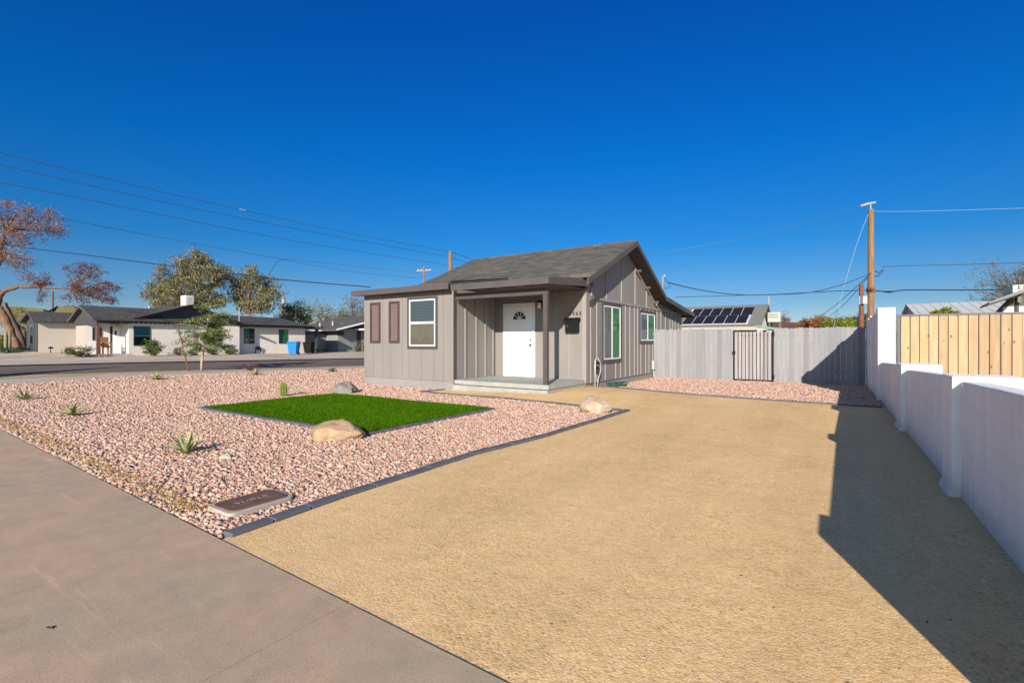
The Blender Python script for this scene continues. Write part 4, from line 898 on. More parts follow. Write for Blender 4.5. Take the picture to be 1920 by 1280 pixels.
mb.tube([A(0, 470), A(-6, 440), A(-14, 400)], [.12, .09, .05], 7); mb.tube([A(14, 430), A(40, 428), A(70, 432)], [.09, .06, .03], 7); mb.tube([A(-2, 490), A(10, 478), A(24, 476)], [.09, .06, .03], 7); mb.tube([A(134, 544), A(150, 540), A(170, 545)], [.07, .05, .03], 7); mb.tube([A(134, 544), A(160, 520), A(180, 515)], [.06, .04, .02], 7)
P1 = []; 
for (px, py, a_, b_, n_) in ((20, 395, 38, 26, 34), (70, 408, 36, 24, 30), (95, 432, 24, 15, 22), (55, 440, 40, 26, 30), (15, 440, 30, 30, 26), (25, 485, 30, 24, 24), (42, 505, 14, 24, 14), (-15, 400, 30, 40, 24), (-10, 470, 20, 30, 18)):
    pts, cc = clumps(A(px, py), (a_ * D0 / FPX, a_ * D0 / FPX, b_ * D0 / FPX), n_, 34, .20, .2); P1.append(pts)
    for q in cc[:9]: limb(mb, up_[3] if py < 450 else up_[2], q, .035, .008, .12, 5)
P2 = []
for (px, py, a_, b_, n_) in ((150, 505, 34, 16, 18), (175, 508, 22, 12, 12), (165, 535, 44, 18, 30), (190, 548, 30, 20, 26), (150, 560, 30, 20, 20), (70, 520, 16, 14, 9), (80, 530, 16, 9, 7), (76, 558, 7, 12, 5), (205, 560, 14, 10, 8)):
    pts, cc = clumps(A(px, py), (a_ * D0 / FPX, a_ * D0 / FPX, b_ * D0 / FPX), n_, 36, .17, .2); P2.append(pts)
    for q in cc[:8]: limb(mb, A(134, 544) if px > 120 else A(75, 538), q, .03, .008, .12, 5)
mb.build("trunk", M['bark'], t, smooth=True)
np_mesh("crown", leaf_quads(np.concatenate(P1), .10, .35), 4, M['dry'], t)
np_mesh("side_crown", leaf_quads(np.concatenate(P2), .095, .35), 4, M['drydark'], t)
# eucalyptus pair behind the white house
for lab, D, tx, blobs in (("tall grey green eucalyptus behind the white house, larger of the pair", 46, 372, [(345, 505, 46, 24), (372, 492, 30, 26), (315, 535, 36, 26), (295, 548, 24, 22), (355, 545, 44, 30), (400, 520, 34, 22), (330, 568, 50, 16), (410, 505, 20, 16), (372, 478, 10, 12), (395, 560, 34, 20)]),
                          ("smaller grey green eucalyptus to the right behind the white house", 47, 470, [(470, 520, 22, 22), (495, 535, 30, 22), (455, 550, 28, 24), (500, 560, 28, 22), (478, 575, 40, 18), (440, 530, 16, 14), (468, 505, 12, 10)])):
    base = at(tx, 640, D); base.z = .4
    tree("eucalyptus_tree", lab, "tree", base, [disc(px, py, D + random.uniform(-1, 1), a_ * .86, b_ * .86, (a_ * b_) / 900) for px, py, a_, b_ in blobs], M['euc'], .16, M['bark'], .20, "eucalyptus trees behind the white house", .42, 44, .29, 52, .25, [base, at(tx + 2, 610, D), at(tx - 4, 580, D)], 12, -.4)
# trees further back
def back_tree(name, lab, px, D, blobs, mat, leaf=.16, per=28, cr=.35, ncl=34, bark='bark_dark', shell=.3):
    base = at(px, 640, D); base.z = .35
    return tree(name, lab, "tree", base, [disc(a, b, D, c, d, max(.15, c * d / 800)) for a, b, c, d in blobs], M[mat], leaf, M[bark], .2, "trees behind the houses across the street", .5, per, cr, ncl, shell, [base, at(px, 618, D)], 8)
back_tree("olive_tree", "dense yellow green tree right of the eucalyptus pair", 557, 52, [(548, 590, 22, 20), (566, 588, 18, 22), (540, 602, 18, 12), (580, 600, 12, 12)], 'olive', .15, 40, .33, 50)
back_tree("mesquite_tree", "thin dusty tree between the yellow green tree and the grey house", 604, 60, [(598, 585, 20, 20), (612, 592, 18, 16), (590, 605, 18, 12)], 'dusty', .14, 30, .5, 40)
back_tree("olive_tree", "low olive green tree above the roof of the grey gabled house", 628, 56, [(620, 600, 24, 12), (640, 598, 20, 12), (655, 604, 16, 9)], 'olive', .15, 34, .35, 36)
back_tree("mesquite_tree", "wispy brownish tree rising beside the grey house's left eave", 668, 58, [(668, 578, 22, 20), (652, 590, 22, 14), (684, 590, 18, 22), (660, 566, 14, 8)], 'dusty', .14, 32, .5, 44)
back_tree("olive_tree", "yellowing bushy tree behind the white storage shed", 60, 50, [(20, 590, 20, 16), (5, 600, 20, 20)], 'olive', .14, 26, .35, 26)
back_tree("shade_tree", "dark green leafy tree in shade between the leaning trunk and the shed", 45, 36, [(38, 622, 10, 14), (42, 640, 10, 12), (30, 612, 8, 8)], 'bushgreen', .10, 34, .25, 60)
# sapling and stake
g = on_ground(378, 694); D = -g.x * ST + g.y * CT
t = thing("young_tree", "young feathery green tree with a thin pale trunk beside the side street", "tree", g); mb = MB()
tops = [g, at(379, 672, D), at(384, 640, D), at(390, 600, D), at(394, 570, D)]
mb.tube(tops, [.055, .05, .04, .028, .012], 8); P = []
for i in range(58):
    f = random.random() ** 1.25; a = random.uniform(0, 2*math.pi); st = Vector(tops[1]).lerp(Vector(tops[4]), .10 + .85 * f)
    L = (1.75 * (1 - f * .62)) * random.uniform(.55, 1.05); e = st + Vector((math.cos(a) * L, math.sin(a) * L, L * random.uniform(-.05, .40) - .15 * (1 - f)))
    pts = limb(mb, st, e, .016, .004, .06, 6, .06)
    for q in range(int(110 * L) + 16):
        k = random.uniform(.15, 1); j = min(5, int(k * 6)); b = pts[j].lerp(pts[j + 1], k * 6 - j); P.append(np.array(b) + RNG.normal(0, .055, 3) - np.array([0, 0, .02]))
mb.build("trunk", M['bark_pale'], t, smooth=True); np_mesh("crown", leaf_quads(np.array(P), .062, .36), 4, M['fresh'], t)
g0 = on_ground(355, 695); g1 = at(332, 607, -g0.x * ST + g0.y * CT)
mb = MB(); mb.tube([g0 - Vector((0, 0, .1)), g1], [.028, .025], 8); tag(mb.build("tree_stake", M['rust']), "leaning rusty stake beside the young tree", "stake")
bush("dead_shrub", "dark leafless shrub at the street edge beside a pale agave", 466, 694, 40, 14, M['drydark'], .035, 18, 16)
# tall cypress whose long shadow lies on the side street
cb = Vector((-22.2, -.95, 0)); cb.z = terrain(cb.x, cb.y)
t = thing("cypress_tree", "slim dark cypress standing beside the side street", "tree", cb); mb = MB(); mb.tube([cb, cb + Z * 3.7], [.10, .03], 8); mb.build("trunk", M['bark_dark'], t)
hz = RNG.uniform(0, 1, 9000); rr = .52 * np.sqrt(RNG.uniform(0, 1, 9000)) * np.minimum(1, (1 - hz) * 2.2 + .08) * np.minimum(1, .5 + hz * 3); aa = RNG.uniform(0, 2*np.pi, 9000)
np_mesh("crown", leaf_quads(np.stack([cb.x + rr*np.cos(aa), cb.y + rr*np.sin(aa), cb.z + .2 + hz * 3.9], 1), .10, .4, 1.2), 4, M['bluegreen'], t)
# ------------------------------------------------------------------ white house across the side street
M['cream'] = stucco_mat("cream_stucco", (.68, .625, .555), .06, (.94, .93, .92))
M['charcoal'] = painted("charcoal_siding", (.055, .055, .06), .7, .15, 2, 40, .15, (6, 6, .4))
M['darkroof'] = shingle_mat("dark_shingle", [(.15, (.045, .044, .044)), (.5, (.075, .073, .072)), (.9, (.12, .115, .11))])
M['brownpost'] = plain("brown_post", (.13, .065, .045), .7)
XF, XR, XP = -34.3, -35.0, -34.25
def f(px, py, X=XF): return on_x(px, py, X)
wy0, wy1 = f(241, 640).y, f(449, 640).y; wz0 = .36; wzt = f(345, 603).z; apx = f(357, 573)
ry1 = f(572, 640, XR).y
wh = thing("white_house", "white stucco house with charcoal gables and dark roof across the side street", "house", (-38, 14, .45))
mb = MB(); mb.box(-43, XF, wy0, wy1, wz0, wzt); mb.box(-42.5, XR, wy1, ry1, .3, f(510, 613, XR).z)
mb.build("wall", M['cream'], wh)
M['dimcream'] = stucco_mat("dimmed_cream_stucco", (.40, .345, .28), .06)  # cream stucco in a darker copy, toned down where the sun hits fully
mb = MB(); mb.box(-37.6, -35.7, f(163, 640, -35.7).y, wy0, .35, f(210, 606, -35.7).z); mb.build("side_wall", M['dimcream'], wh)
mb = MB(); el = f(240, 600); er = f(452, 608)
mb.prism([(XF + .03, wy0, wzt - .08), (XF + .03, wy1, wzt - .08), (XF + .03, wy1, er.z), (XF + .03, apx.y, apx.z), (XF + .03, wy0, el.z)], (-.05, 0, 0))
n = 26
for i in range(n):                    # scalloped lower edge
    y = wy0 + (wy1 - wy0) * (i + .5) / n; r = (wy1 - wy0) / n / 2
    mb.prism([(XF + .028, y + r * math.cos(a), wzt - .078 - r * math.sin(a)) for a in [math.pi * k / 6 for k in range(7)]], (-.02, 0, 0))
mb.build("gable_siding", M['charcoal'], wh)
mb = MB(); oh = .35; ze0 = el.z; ze1 = er.z
s0 = (apx.z - ze0) / (apx.y - wy0); s1 = (apx.z - ze1) / (wy1 - apx.y)
L0 = (wy0 - .45, ze0 - s0 * .45 + .06); L1 = (wy1 + .3, ze1 - s1 * .3 + .06); T = (apx.y, apx.z + .06)
prof = [L0, T, L1, (L1[0], L1[1] - .14), (T[0], T[1] - .14), (L0[0], L0[1] - .14)]
mb.prism([(XF + oh, y, z) for y, z in prof], (-9.2, 0, 0)); wr = mb.build("roof", M['darkroof'], wh)
mb = MB(); mb.prism([(XF + oh + .03, y, z + .012) for y, z in prof], (-.05, 0, 0)); mb.build("rake_board", M['black'], wr)
# right hand section: hip roof
zr = f(510, 611, XR).z; e0 = (XR + .45, wy1 - .2); ridge = [(XR - 3.4, f(449, 600, XR - 3.4).y - 2, f(455, 591.5, XR - 3.4).z), (XR - 3.4, f(524, 594, XR - 3.4).y, f(524, 596, XR - 3.4).z)]
ye = ry1 + .5
mb = MB(); A0 = (XR + .45, wy1 - 1.2, zr + .05); A1 = (XR + .45, ye, zr + .02); B1 = (XR - 7.2, ye, zr + .02); B0 = (XR - 7.2, wy1 - 1.2, zr)
mb.poly([A0, A1, ridge[1], ridge[0]]); mb.poly([A1, B1, ridge[1]]); mb.poly([B1, B0, ridge[0], ridge[1]]); mb.poly([A0, ridge[0], B0]); mb.poly([A0, B0, B1, A1])
mb.build("hip_roof", M['darkroof'], wh)
mb = MB(); mb.box(XR + .43, XR + .47, wy1 - .9, ye, zr - .12, zr + .05); mb.box(XR - 6, XR + .43, ye - .02, ye + .02, zr - .12, zr + .03); mb.build("eave_board", M['black'], wr)
# porch: gable end, roof along the street, posts, recessed wall with door
pf = on_x(180, 665, XP); YP = pf.y; zg = pf.z - .02
def yp(px, py): return on_y(px, py, YP)
pa, pl, pr, pb = yp(158, 575), yp(139, 597), yp(181, 594), yp(180, 609)
mb = MB(); mb.prism([(pl.x, YP, pb.z), (pr.x, YP, pb.z), (pr.x, YP, pr.z), (pa.x, YP, pa.z), (pl.x, YP, pl.z)], (0, .08, 0)); mb.box(pr.x - .07, pr.x - .0, YP + .08, wy0, pb.z + .12, pr.z); mb.build("porch_gable", M['charcoal'], wh)
mb = MB(); o = .14; pe = pr.x + .25; sl = (pa.z - pr.z) / (pr.x - pa.x); lx = pl.x - .25
P = [(lx, pl.z - .1), (pa.x, pa.z + .08), (pe, pr.z - .05), (pe, pr.z - .19), (pa.x, pa.z - .06), (lx, pl.z - .24)]
mb.prism([(x, YP - .25, z) for x, z in P], (0, wy0 - YP + 4.5, 0)); mb.build("porch_roof", M['darkroof'], wh)
for px, X in ((180, XP), (142, pl.x)):
    b = on_y(px, 665, YP); mb = MB(); mb.box(b.x - .07, b.x + .07, YP + .02, YP + .16, .2, pb.z); mb.build("porch_post", M['brownpost'], wh)
b = on_x(243, 640, XP)
XB = -35.66
M['whitewall'] = stucco_mat("white_porch_wall", (.78, .77, .75), .05)
y0b, y1b = f(164, 640, XB).y, wy0
mb = MB(); mb.box(XB, XB + .03, y0b, y1b, .4, f(210, 606, XB).z); mb.build("porch_wall", M['whitewall'], wh)
mb = MB(); mb.box(XB - .5, XP + .6, f(143, 640, XB).y, y1b, .2, zg + .04); mb.build("porch_slab", M['side_walk'], wh)
def fwin(px0, px1, py0, py1, X, backs, split=None, name=None, lab=None):
    a = f(px0, py1, X); c = f(px1, py0, X); return window(wh, (X, a.y, a.z), (0, 1, 0), (1, 0, 0), c.y - a.y, c.z - a.z, split, lab, 0, backs)
fwin(250, 282, 612, 648, XF, ('room', 'teal'), 'h', lab="large window with teal lower half"); fwin(388, 416, 614, 644, XF, ('room', 'teal'), 'h')
fwin(457, 477, 616, 644, XR, ('teal', 'room'), 'v'); fwin(522.5, 539.5, 618, 644, XR, ('teal', 'green'), 'v')
fwin(173, 178, 614, 638, XB + .03, ('room',)); fwin(186, 191, 614, 648, XB + .03, ('room',)); fwin(236, 242, 614, 648, XB + .03, ('teal',))
a = f(211, 663, XB + .03); c = f(233, 612, XB + .03)
mb = MB(); mb.box(XB + .03, XB + .07, a.y, c.y, zg + .05, c.z); wd_ = mb.build("front_door", M['door'], wh)
mb = MB(); q0 = f(215, 628, XB + .07); q1 = f(218.5, 620, XB + .07); mb.box(XB + .07, XB + .075, q0.y, q1.y, q0.z, q1.z); mb.build("door_pane", M['room'], wd_)
mb = MB(); q0 = f(206.5, 660, XB + .03); q1 = f(211, 612, XB + .03); mb.box(XB + .03, XB + .05, q0.y, q1.y, zg + .05, q1.z); mb.build("door_sidelight", M['room'], wh)
mb = MB(); q = f(478, 652, XR); mb.tube([(XR + .1, q.y, .3), (XR + .1, q.y, q.z), (XR + .1, q.y + .35, q.z), (XR + .1, q.y + .35, .3)], .03, 6); mb.box(XR + .03, XR + .2, q.y + .1, q.y + .28, q.z - .15, q.z + .1); mb.build("gas_meter", M['black'], wh)
mb = MB(); q = on_x(448.5, 602, XF - .8); qt = on_x(449, 578, XF - .8); mb.tube([q, qt], .04, 8); mb.tube([qt, qt + Vector((.1, .05, .05))], .05, 8); mb.tube([qt - Vector((0, 0, .12)), on_x(430, 595, XF - .8)], .02, 6); mb.build("service_mast", M['insul'], wh)
for px, py in ((280, 574), (252, 578)):
    q = on_x(px, py, XF - 3.5); mb = MB(); mb.tube([q - Vector((0, 0, .7)), q], .05, 8); mb.build("vent_pipe", M['mesh_grey'], wr)
# cooler on the white house roof
c = on_x(351, 575, XF - 2.2); tz = on_x(351, 553.5, XF - 2.2).z; yw0, yw1 = on_x(348, 560, XF - 2.2).y, on_x(363.5, 560, XF - 2.2).y
co = thing("roof_cooler", "white box cooler standing on the ridge of the white house", "cooler", (XF - 2.2, (yw0 + yw1) / 2, c.z - .3))
mb = MB(); mb.box(XF - 2.95, XF - 2.2, yw0, yw1, c.z - .4, tz); mb.build("cooler_box", M['cream'], co, bevel=.02)
mb = MB(); z = c.z - .1
while z < tz - .12: mb.box(XF - 2.2, XF - 2.19, yw0 + .1, yw1 - .1, z, z + .03); z += .08
mb.build("louvers", M['insul'], co)
# shed to the left
XS = -40.0
sa = on_x(70, 661, XS); sb = on_x(143, 662, XS); ys0, ys1 = sa.y, sb.y; zt = on_x(105, 600.5, XS).z; zb = sa.z - .1
M['cream2'] = stucco_mat("cream_block", (.55, .485, .415), .06, (.95, .94, .93))
sh = thing("storage_shed", "small cream shed with dark gable end and dark roof left of the white house", "shed", (-42, ys0, zb))
xw = on_y(50, 640, ys0).x; ap = on_y(61, 585.5, ys0)
mb = MB(); mb.box(xw, XS, ys0 + .02, ys1, zb, zt); mb.build("wall", M['cream2'], sh)
ezl, ezr = on_y(51, 597, ys0).z, on_y(70.5, 597.5, ys0).z
mb = MB(); mb.prism([(xw, ys0, zb), (XS, ys0, zb), (XS, ys0, ezr), (ap.x, ys0, ap.z - .05), (xw, ys0, ezl)], (0, .03, 0)); mb.build("gable_end", M['charcoal'], sh)
mb = MB(); q0 = on_y(56.5, 657, ys0); q1 = on_y(64.5, 607, ys0); mb.box(q0.x, q1.x, ys0 - .04, ys0, zb + .1, q1.z); dd = mb.build("shed_door", painted("shed_door_paint", (.075, .085, .09), .6), sh)
mb = MB(); mb.box(q0.x + .15, q1.x - .15, ys0 - .045, ys0 - .041, q1.z - 1.2, q1.z - .2); mb.build("door_pane", M['dglass'], dd)
mb = MB(); P = [(xw - .3, ezl - .12), (ap.x, ap.z + .06), (XS + .3, ezr - .12), (XS + .3, ezr - .24), (ap.x, ap.z - .08), (xw - .3, ezl - .24)]
mb.prism([(x, ys0 - .25, z) for x, z in P], (0, ys1 - ys0 + 1.2, 0)); mb.build("roof", M['darkroof'], sh)
# far beige wall behind, olive roofed house further left
M['oliveroof'] = shingle_mat("olive_shingle", [(.15, (.14, .115, .045)), (.5, (.20, .165, .07)), (.9, (.27, .23, .11))])
oh_ = thing("olive_roof_house", "house with a broad olive brown hip roof behind the shed", "house", at(60, 650, 58))
mb = MB(); a, b, c_, d = at(-30, 617, 55), at(150, 600, 58), at(40, 575, 62), at(100, 578, 62)
e1, e2, e3, e4 = at(0, 606, 54), at(56, 604, 54), at(76, 604, 54), at(160, 603, 56)
mb.prism([at(2, 604, 55), at(77, 600, 55), at(82, 579, 61), at(20, 574, 61)], (0, .4, -.15)); mb.prism([at(77, 601, 53), at(165, 601, 54), at(135, 572, 60), at(110, 574, 60)], (0, .4, -.15)); oroof = mb.build("roof", M['oliveroof'], oh_)
mb = MB(); mb.tube([at(66, 596, 53), at(96, 582, 57), at(108, 575, 60)], .13, 6); mb.tube([at(20, 606, 53), at(68, 606, 53)], .12, 6); mb.build("roof_edge_shade", M['black'], oroof)  # black tubes drawn in place of the shade along the roof's edges
mb = MB(); q = at(30, 640, 57); mb.box(q.x - 3, q.x + 9, q.y, q.y + 6, 0, at(30, 604, 57).z - .1); mb.build("wall", painted("tan_wall", (.34, .27, .19), .8), oh_)
for px, w_ in ((99, 1.5),):
    mb = MB(); mb.tube([at(px, 620, 70), at(px, 546, 70)], .11, 8); o = mb.build("utility_pole", M['rust']); tag(o, "thin reddish pole seen between the half dry tree's low branch and the shed", "pole")
# plants and small things in front of the white house
bush("low_shrub", "wide low grey green shrub in front of the white house porch", 150, 668, 52, 19, M['greyshrub'], .055, 46, 40, base=on_x(150, 668, -33.4))
bush("round_shrub", "bright green shrub in front of the large window of the white house", 287, 667.5, 36, 31, M['bushgreen'], .075, 34, 40, base=on_x(287, 667.5, -33.3))
bush("low_shrub", "dark green shrub at the right end of the white house's gabled front", 432, 665, 30, 20, M['bushgreen'], .06, 30, 36, base=on_x(432, 665, -33.5))
bush("low_shrub", "blue green shrub behind the young tree by the white wall", 402, 666, 34, 14, M['bluegreen'], .055, 30, 30, base=on_x(402, 666, -33.4))
bush("low_shrub", "low dusty brown shrub left of the young tree", 336, 666, 22, 17, M['dusty'], .055, 18, 26, base=on_x(336, 666, -33.4))
bush("low_shrub", "bluish shrub directly under the leaning stake", 362, 667, 20, 12, M['bluegreen'], .05, 18, 26, base=on_x(362, 667, -33.2))
bush("low_shrub", "grey green ground shrub at the foot of the leaning tree trunk", 14, 668, 44, 16, M['bluegreen'], .06, 36, 34, base=on_x(14, 668, -40.0))
bush("low_shrub", "rounded shrub with teal leaves between the tree trunk and the shed", 42, 664, 20, 14, M['bluegreen'], .05, 22, 30, base=on_x(42, 664, -41.5))
bush("tall_shrub", "leafy pale yellow shrub left of the leaning tree trunk", 4, 664, 24, 40, M['lime'], .07, 30, 30, base=on_x(4, 664, -41.0))
for px in (11, 18):
    g = on_x(px, 660, -40.5); tp_ = at(px, 622, -g.x * ST + g.y * CT); mb = MB(); k = 12; mb.lathe(g, [(.07, 0), (.09, .5), (.08, (tp_.z - g.z) * .85), (.03, tp_.z - g.z)], k)
    tag(mb.build("column_cactus", painted("pale_cactus", (.24, .22, .13), .8, .2, 6), smooth=True), "pale column cactus closest to the leaning tree trunk" if px == 18 else "pale column cactus left of its twin by the leaning tree trunk", "cactus", "pale column cacti by the leaning tree")
g = on_x(95, 667, -38.5); mb = MB(); mb.tube([g, g + Z * .42], .022, 6); pl_ = mb.build("path_light", M['black']); tag(pl_, "small black path light in front of the shed", "lamp")
mb = MB(); mb.lathe(g + Z * .42, [(.02, 0), (.13, .01), (.10, .09), (.02, .13)], 10); mb.build("lamp_head", M['black'], pl_)
gx_ = on_x(197.5, 663, XB + 1.0); c0 = Vector((gx_.x, gx_.y, zg + .04)); D = -c0.x * ST + c0.y * CT; cw = 14 * D / FPX
ch = thing("porch_chair", "brown wooden armchair on the white house porch", "chair", c0); M['chairwood'] = painted("chair_wood", (.30, .15, .07), .6, .15)
mb = MB(); mb.box(c0.x - .25, c0.x + .25, c0.y - cw/2, c0.y + cw/2, c0.z + .38, c0.z + .46); mb.build("seat", M['chairwood'], ch)
mb = MB(); mb.box(c0.x - .30, c0.x - .24, c0.y - cw/2, c0.y + cw/2, c0.z + .40, c0.z + .98)
mb.build("backrest", M['chairwood'], ch)
for sy in (-1, 1):
    mb = MB(); yy = c0.y + sy * (cw/2 - .03); mb.box(c0.x - .25, c0.x + .28, yy - .035, yy + .035, c0.z + .62, c0.z + .67); mb.build("armrest", M['chairwood'], ch)
    for dx in (-.24, .22):
        mb = MB(); mb.box(c0.x + dx, c0.x + dx + .06, yy - .03, yy + .03, c0.z, c0.z + .62); mb.build("leg", M['chairwood'], ch)
def bin_(name, lab, px, py, wpx, hpx, mat, lidm):
    g = on_ground(px, py); D = -g.x * ST + g.y * CT; wd = wpx * D / FPX; h = hpx * D / FPX
    t = thing(name, lab, "bin", g, "wheeled bins by the white house"); U = Vector((CT, ST, 0)); F = Vector((ST, -CT, 0)); mb = MB()
    def ring(s, z): return [g + U * (wd/2*s*a) + F * (wd/2*s*b) + Z * z for a, b in ((-1, -1), (1, -1), (1, 1), (-1, 1))]
    a, b, c = ring(.72, .06), ring(.98, h * .88), ring(1.08, h * .90)
    for r0, r1 in ((a, b), (b, c)):
        for i in range(4): mb.quad(r0[i], r0[(i+1) % 4], r1[(i+1) % 4], r1[i])
    mb.poly(a[::-1]); mb.poly(c); mb.build("bin_body", mat, t)
    mb = MB(); r0, r1 = ring(1.12, h * .905), ring(.9, h)
    for i in range(4): mb.quad(r0[i], r0[(i+1) % 4], r1[(i+1) % 4], r1[i])
    mb.poly(r0[::-1]); mb.poly(r1); mb.build("bin_lid", lidm, t)
    for s in (-1, 1):
        mb = MB(); q = g - F * wd * .34 + U * s * wd * .36 + Z * .10; mb.tube([q - U * .03, q + U * .03], .10, 12); mb.build("wheel", M['black'], t)
    mb = MB(); q = g - F * wd * .56 + Z * h * .88; mb.tube([q - U * wd * .4, q + U * wd * .4], .02, 6); mb.build("handle", lidm, t)
bin_("wheelie_bin", "bright blue wheeled recycling bin beside the white house", 551, 664.5, 18, 24.5, painted("blue_plastic", (.012, .20, .50), .4), painted("blue_lid_plastic", (.012, .22, .55), .4))
bin_("wheelie_bin", "black wheeled rubbish bin next to the blue bin", 579, 662.5, 16, 21.5, plain("black_plastic", (.012, .011, .010), .7, spec=.1), plain("black_lid_plastic", (.012, .011, .010), .7, spec=.1))
# ------------------------------------------------------------------ grey house further along the side street
M['greyhouse'] = stucco_mat("grey_green_stucco", (.24, .25, .235), .06)
XG = -36.5
gh = thing("grey_gabled_house", "grey house with white roof edge and dark gable beyond the bins", "house", (XG - 3, 28, .3))
h = lambda px, py: on_x(px, py, XG)
gy0, gy1 = h(634, 640).y, h(760, 640).y; zb = .2
zt = h(634, 616).z; pk_ = h(735, 589)
mb = MB(); mb.prism([(XG, gy0, zb), (XG, gy1, zb), (XG, gy1, h(760, 602).z), (XG, pk_.y, pk_.z - .25), (XG, gy0, zt)], (-7, 0, 0))
mb.box(XG - 7, XG - 2.2, h(594, 640).y + .4, gy0, zb, h(600, 617).z); mb.build("wall", M['greyhouse'], gh)
mb = MB(); e = h(619, 617); P = [(e.y, e.z), (pk_.y, pk_.z), (gy1 + 2, h(760, 600).z - .2), (gy1 + 2, h(760, 600).z - .4), (pk_.y, pk_.z - .2), (e.y, e.z - .16)]
mb.prism([(XG + .9, y, z) for y, z in P], (-8.2, 0, 0)); gr = mb.build("roof", shingle_mat("brown_grey_shingle", [(.2, (.075, .07, .066)), (.6, (.11, .10, .095)), (.9, (.15, .14, .13))]), gh)
mb = MB(); mb.prism([(XG + .93, e.y, e.z + .02), (XG + .93, pk_.y, pk_.z + .02), (XG + .93, pk_.y, pk_.z - .12), (XG + .93, e.y, e.z - .12)], (-.04, 0, 0)); mb.box(XG - 6, XG - 1.2, h(594, 640).y - .2, e.y + .2, e.z - .16, e.z - .06); mb.build("rake_board", M['white'], gr)
mb = MB(); mb.prism([(XG + .012, gy0 + .3, zt - .02), (XG + .012, pk_.y, pk_.z - .3), (XG + .012, pk_.y, h(735, 612).z), (XG + .012, h(655, 618).y, h(655, 617).z)], (-.01, 0, 0)); mb.build("gable_siding", M['charcoal'], gh)
a, b = h(631, 628), h(644, 621); mb = MB(); mb.box(XG, XG + .05, a.y, b.y, a.z, b.z); gw = mb.build("window", M['room'], gh)
mb = MB(); mb.box(XG - 2.2, XG - 2.15, on_x(605, 640, XG - 2.2).y, on_x(612, 640, XG - 2.2).y, .4, on_x(605, 621, XG - 2.2).z); mb.build("door", M['white'], gh)
mb = MB(); a, b = h(664, 617.5), h(700, 617.5); mb.box(XG, XG + 1.6, a.y, b.y + 2, a.z - .06, a.z + .06); aw = mb.build("porch_roof", M['white'], gh)
for px in (669, 678):
    q = h(px, 640); mb = MB(); mb.box(XG + 1.2, XG + 1.36, q.y, q.y + .16, .1, a.z - .06); mb.build("porch_post", M['greyhouse'], aw)
a, b = h(669, 655), h(676, 621); mb = MB(); mb.box(XG, XG + .04, a.y, b.y, .3, b.z); mb.build("front_door", M['room'], gh)
for px, py in ((624, 602), (641.5, 605.5), (600, 605)):
    q = on_x(px, py, XG - 2.0 if px > 610 else XG - 3); mb = MB(); mb.tube([q - Z * .5, q], .09, 8); mb.build("roof_vent", M['insul'], gr)
# carport link between the white house and the grey house, block wall below it
cp = thing("carport", "dark open carport roof at the right end of the white house", "carport", (XR - 2, ry1, .4))
mb = MB(); a = f(572, 613, XR - .3); b = f(601, 614, XR - .3); mb.box(XR - 6, XR + .1, ry1 + .1, b.y, a.z - .12, a.z + .06); mb.build("carport_roof", M['darkroof'], cp)
q = f(592, 640, XR - .2); mb = MB(); mb.box(XR - .3, XR - .12, q.y, q.y + .2, .3, a.z - .12); mb.build("post", M['charcoal'], cp)
gwall = thing("grey_block_wall", "grey painted block wall beneath the carport beside the bins", "wall", (XR - 1.2, ry1, .3))
mb = MB(); XW = XR - 3.2; a = on_x(570, 660, XW); b = on_x(627, 660, XW); mb.box(XW - .2, XW, a.y, b.y, -.5, on_x(600, 627, XW).z); mb.box(XW - .2, XW, b.y + .004, on_x(652, 660, XW).y, -.5, on_x(640, 650, XW).z); mb.build("wall_panel", M['greyhouse'], gwall)
bush("dead_palm_stump", "reddish brown dry stump plant before the grey gabled house", 648, 659, 7, 26, M['orange'], .05, 20, 24, cat="plant")
bush("ocotillo_shrub", "pale dry upright shrub at the corner of the grey house", 668, 660, 20, 24, M['greyshrub'], .05, 20, 22)
bush("ocotillo_shrub", "yellowish dry shrub partly hidden behind the near grey house corner", 682, 661, 14, 22, M['dusty'], .05, 16, 22)
bush("dark_shrub", "small dark round bush in the shade below the grey block wall, left one", 594, 660, 10, 7, M['bushgreen'], .04, 14, 20, group="dark bushes at the block wall")
bush("dark_shrub", "small dark round bush in the shade below the grey block wall, right one", 609, 660, 10, 7, M['bushgreen'], .04, 14, 20, group="dark bushes at the block wall")
# ------------------------------------------------------------------ behind the fence
SY = 33.0
so = thing("solar_house", "house with grey green roof carrying black solar panels behind the fence", "house", on_y(1360, 640, SY))
s = lambda px, py, dy=0: on_y(px, py, SY + dy)
tl, trr, bl, brr = s(1255, 577.5, 4.5), s(1441, 570, 4.5), s(1225, 613.5), s(1430, 612.5)
zr_, ze_ = s(1440, 570, 4.5).z, s(1400, 613, 0).z; xr1 = trr.x; xe1 = xr1; xl = s(1180, 600).x
mb = MB(); mb.prism([(xl, SY, ze_), (xl, SY + 4.5, zr_), (xl, SY + 9, ze_), (xl, SY + 9, ze_ - .12), (xl, SY + 4.5, zr_ - .12), (xl, SY, ze_ - .12)], (xr1 - xl, 0, 0))
M['greenroof'] = shingle_mat("grey_green_shingle", [(.2, (.15, .155, .14)), (.6, (.19, .195, .175)), (.9, (.24, .24, .21))]); sroof = mb.build("roof", M['greenroof'], so)
mb = MB(); mb.box(xl + .3, xr1 - .4, SY + .5, SY + 8.5, 0, ze_ - .1); mb.prism([(xr1 - .4, SY + .5, ze_ - .1), (xr1 - .4, SY + 8.5, ze_ - .1), (xr1 - .4, SY + 4.5, zr_ - .15)], (-.2, 0, 0)); mb.build("wall", M['cream'], so)
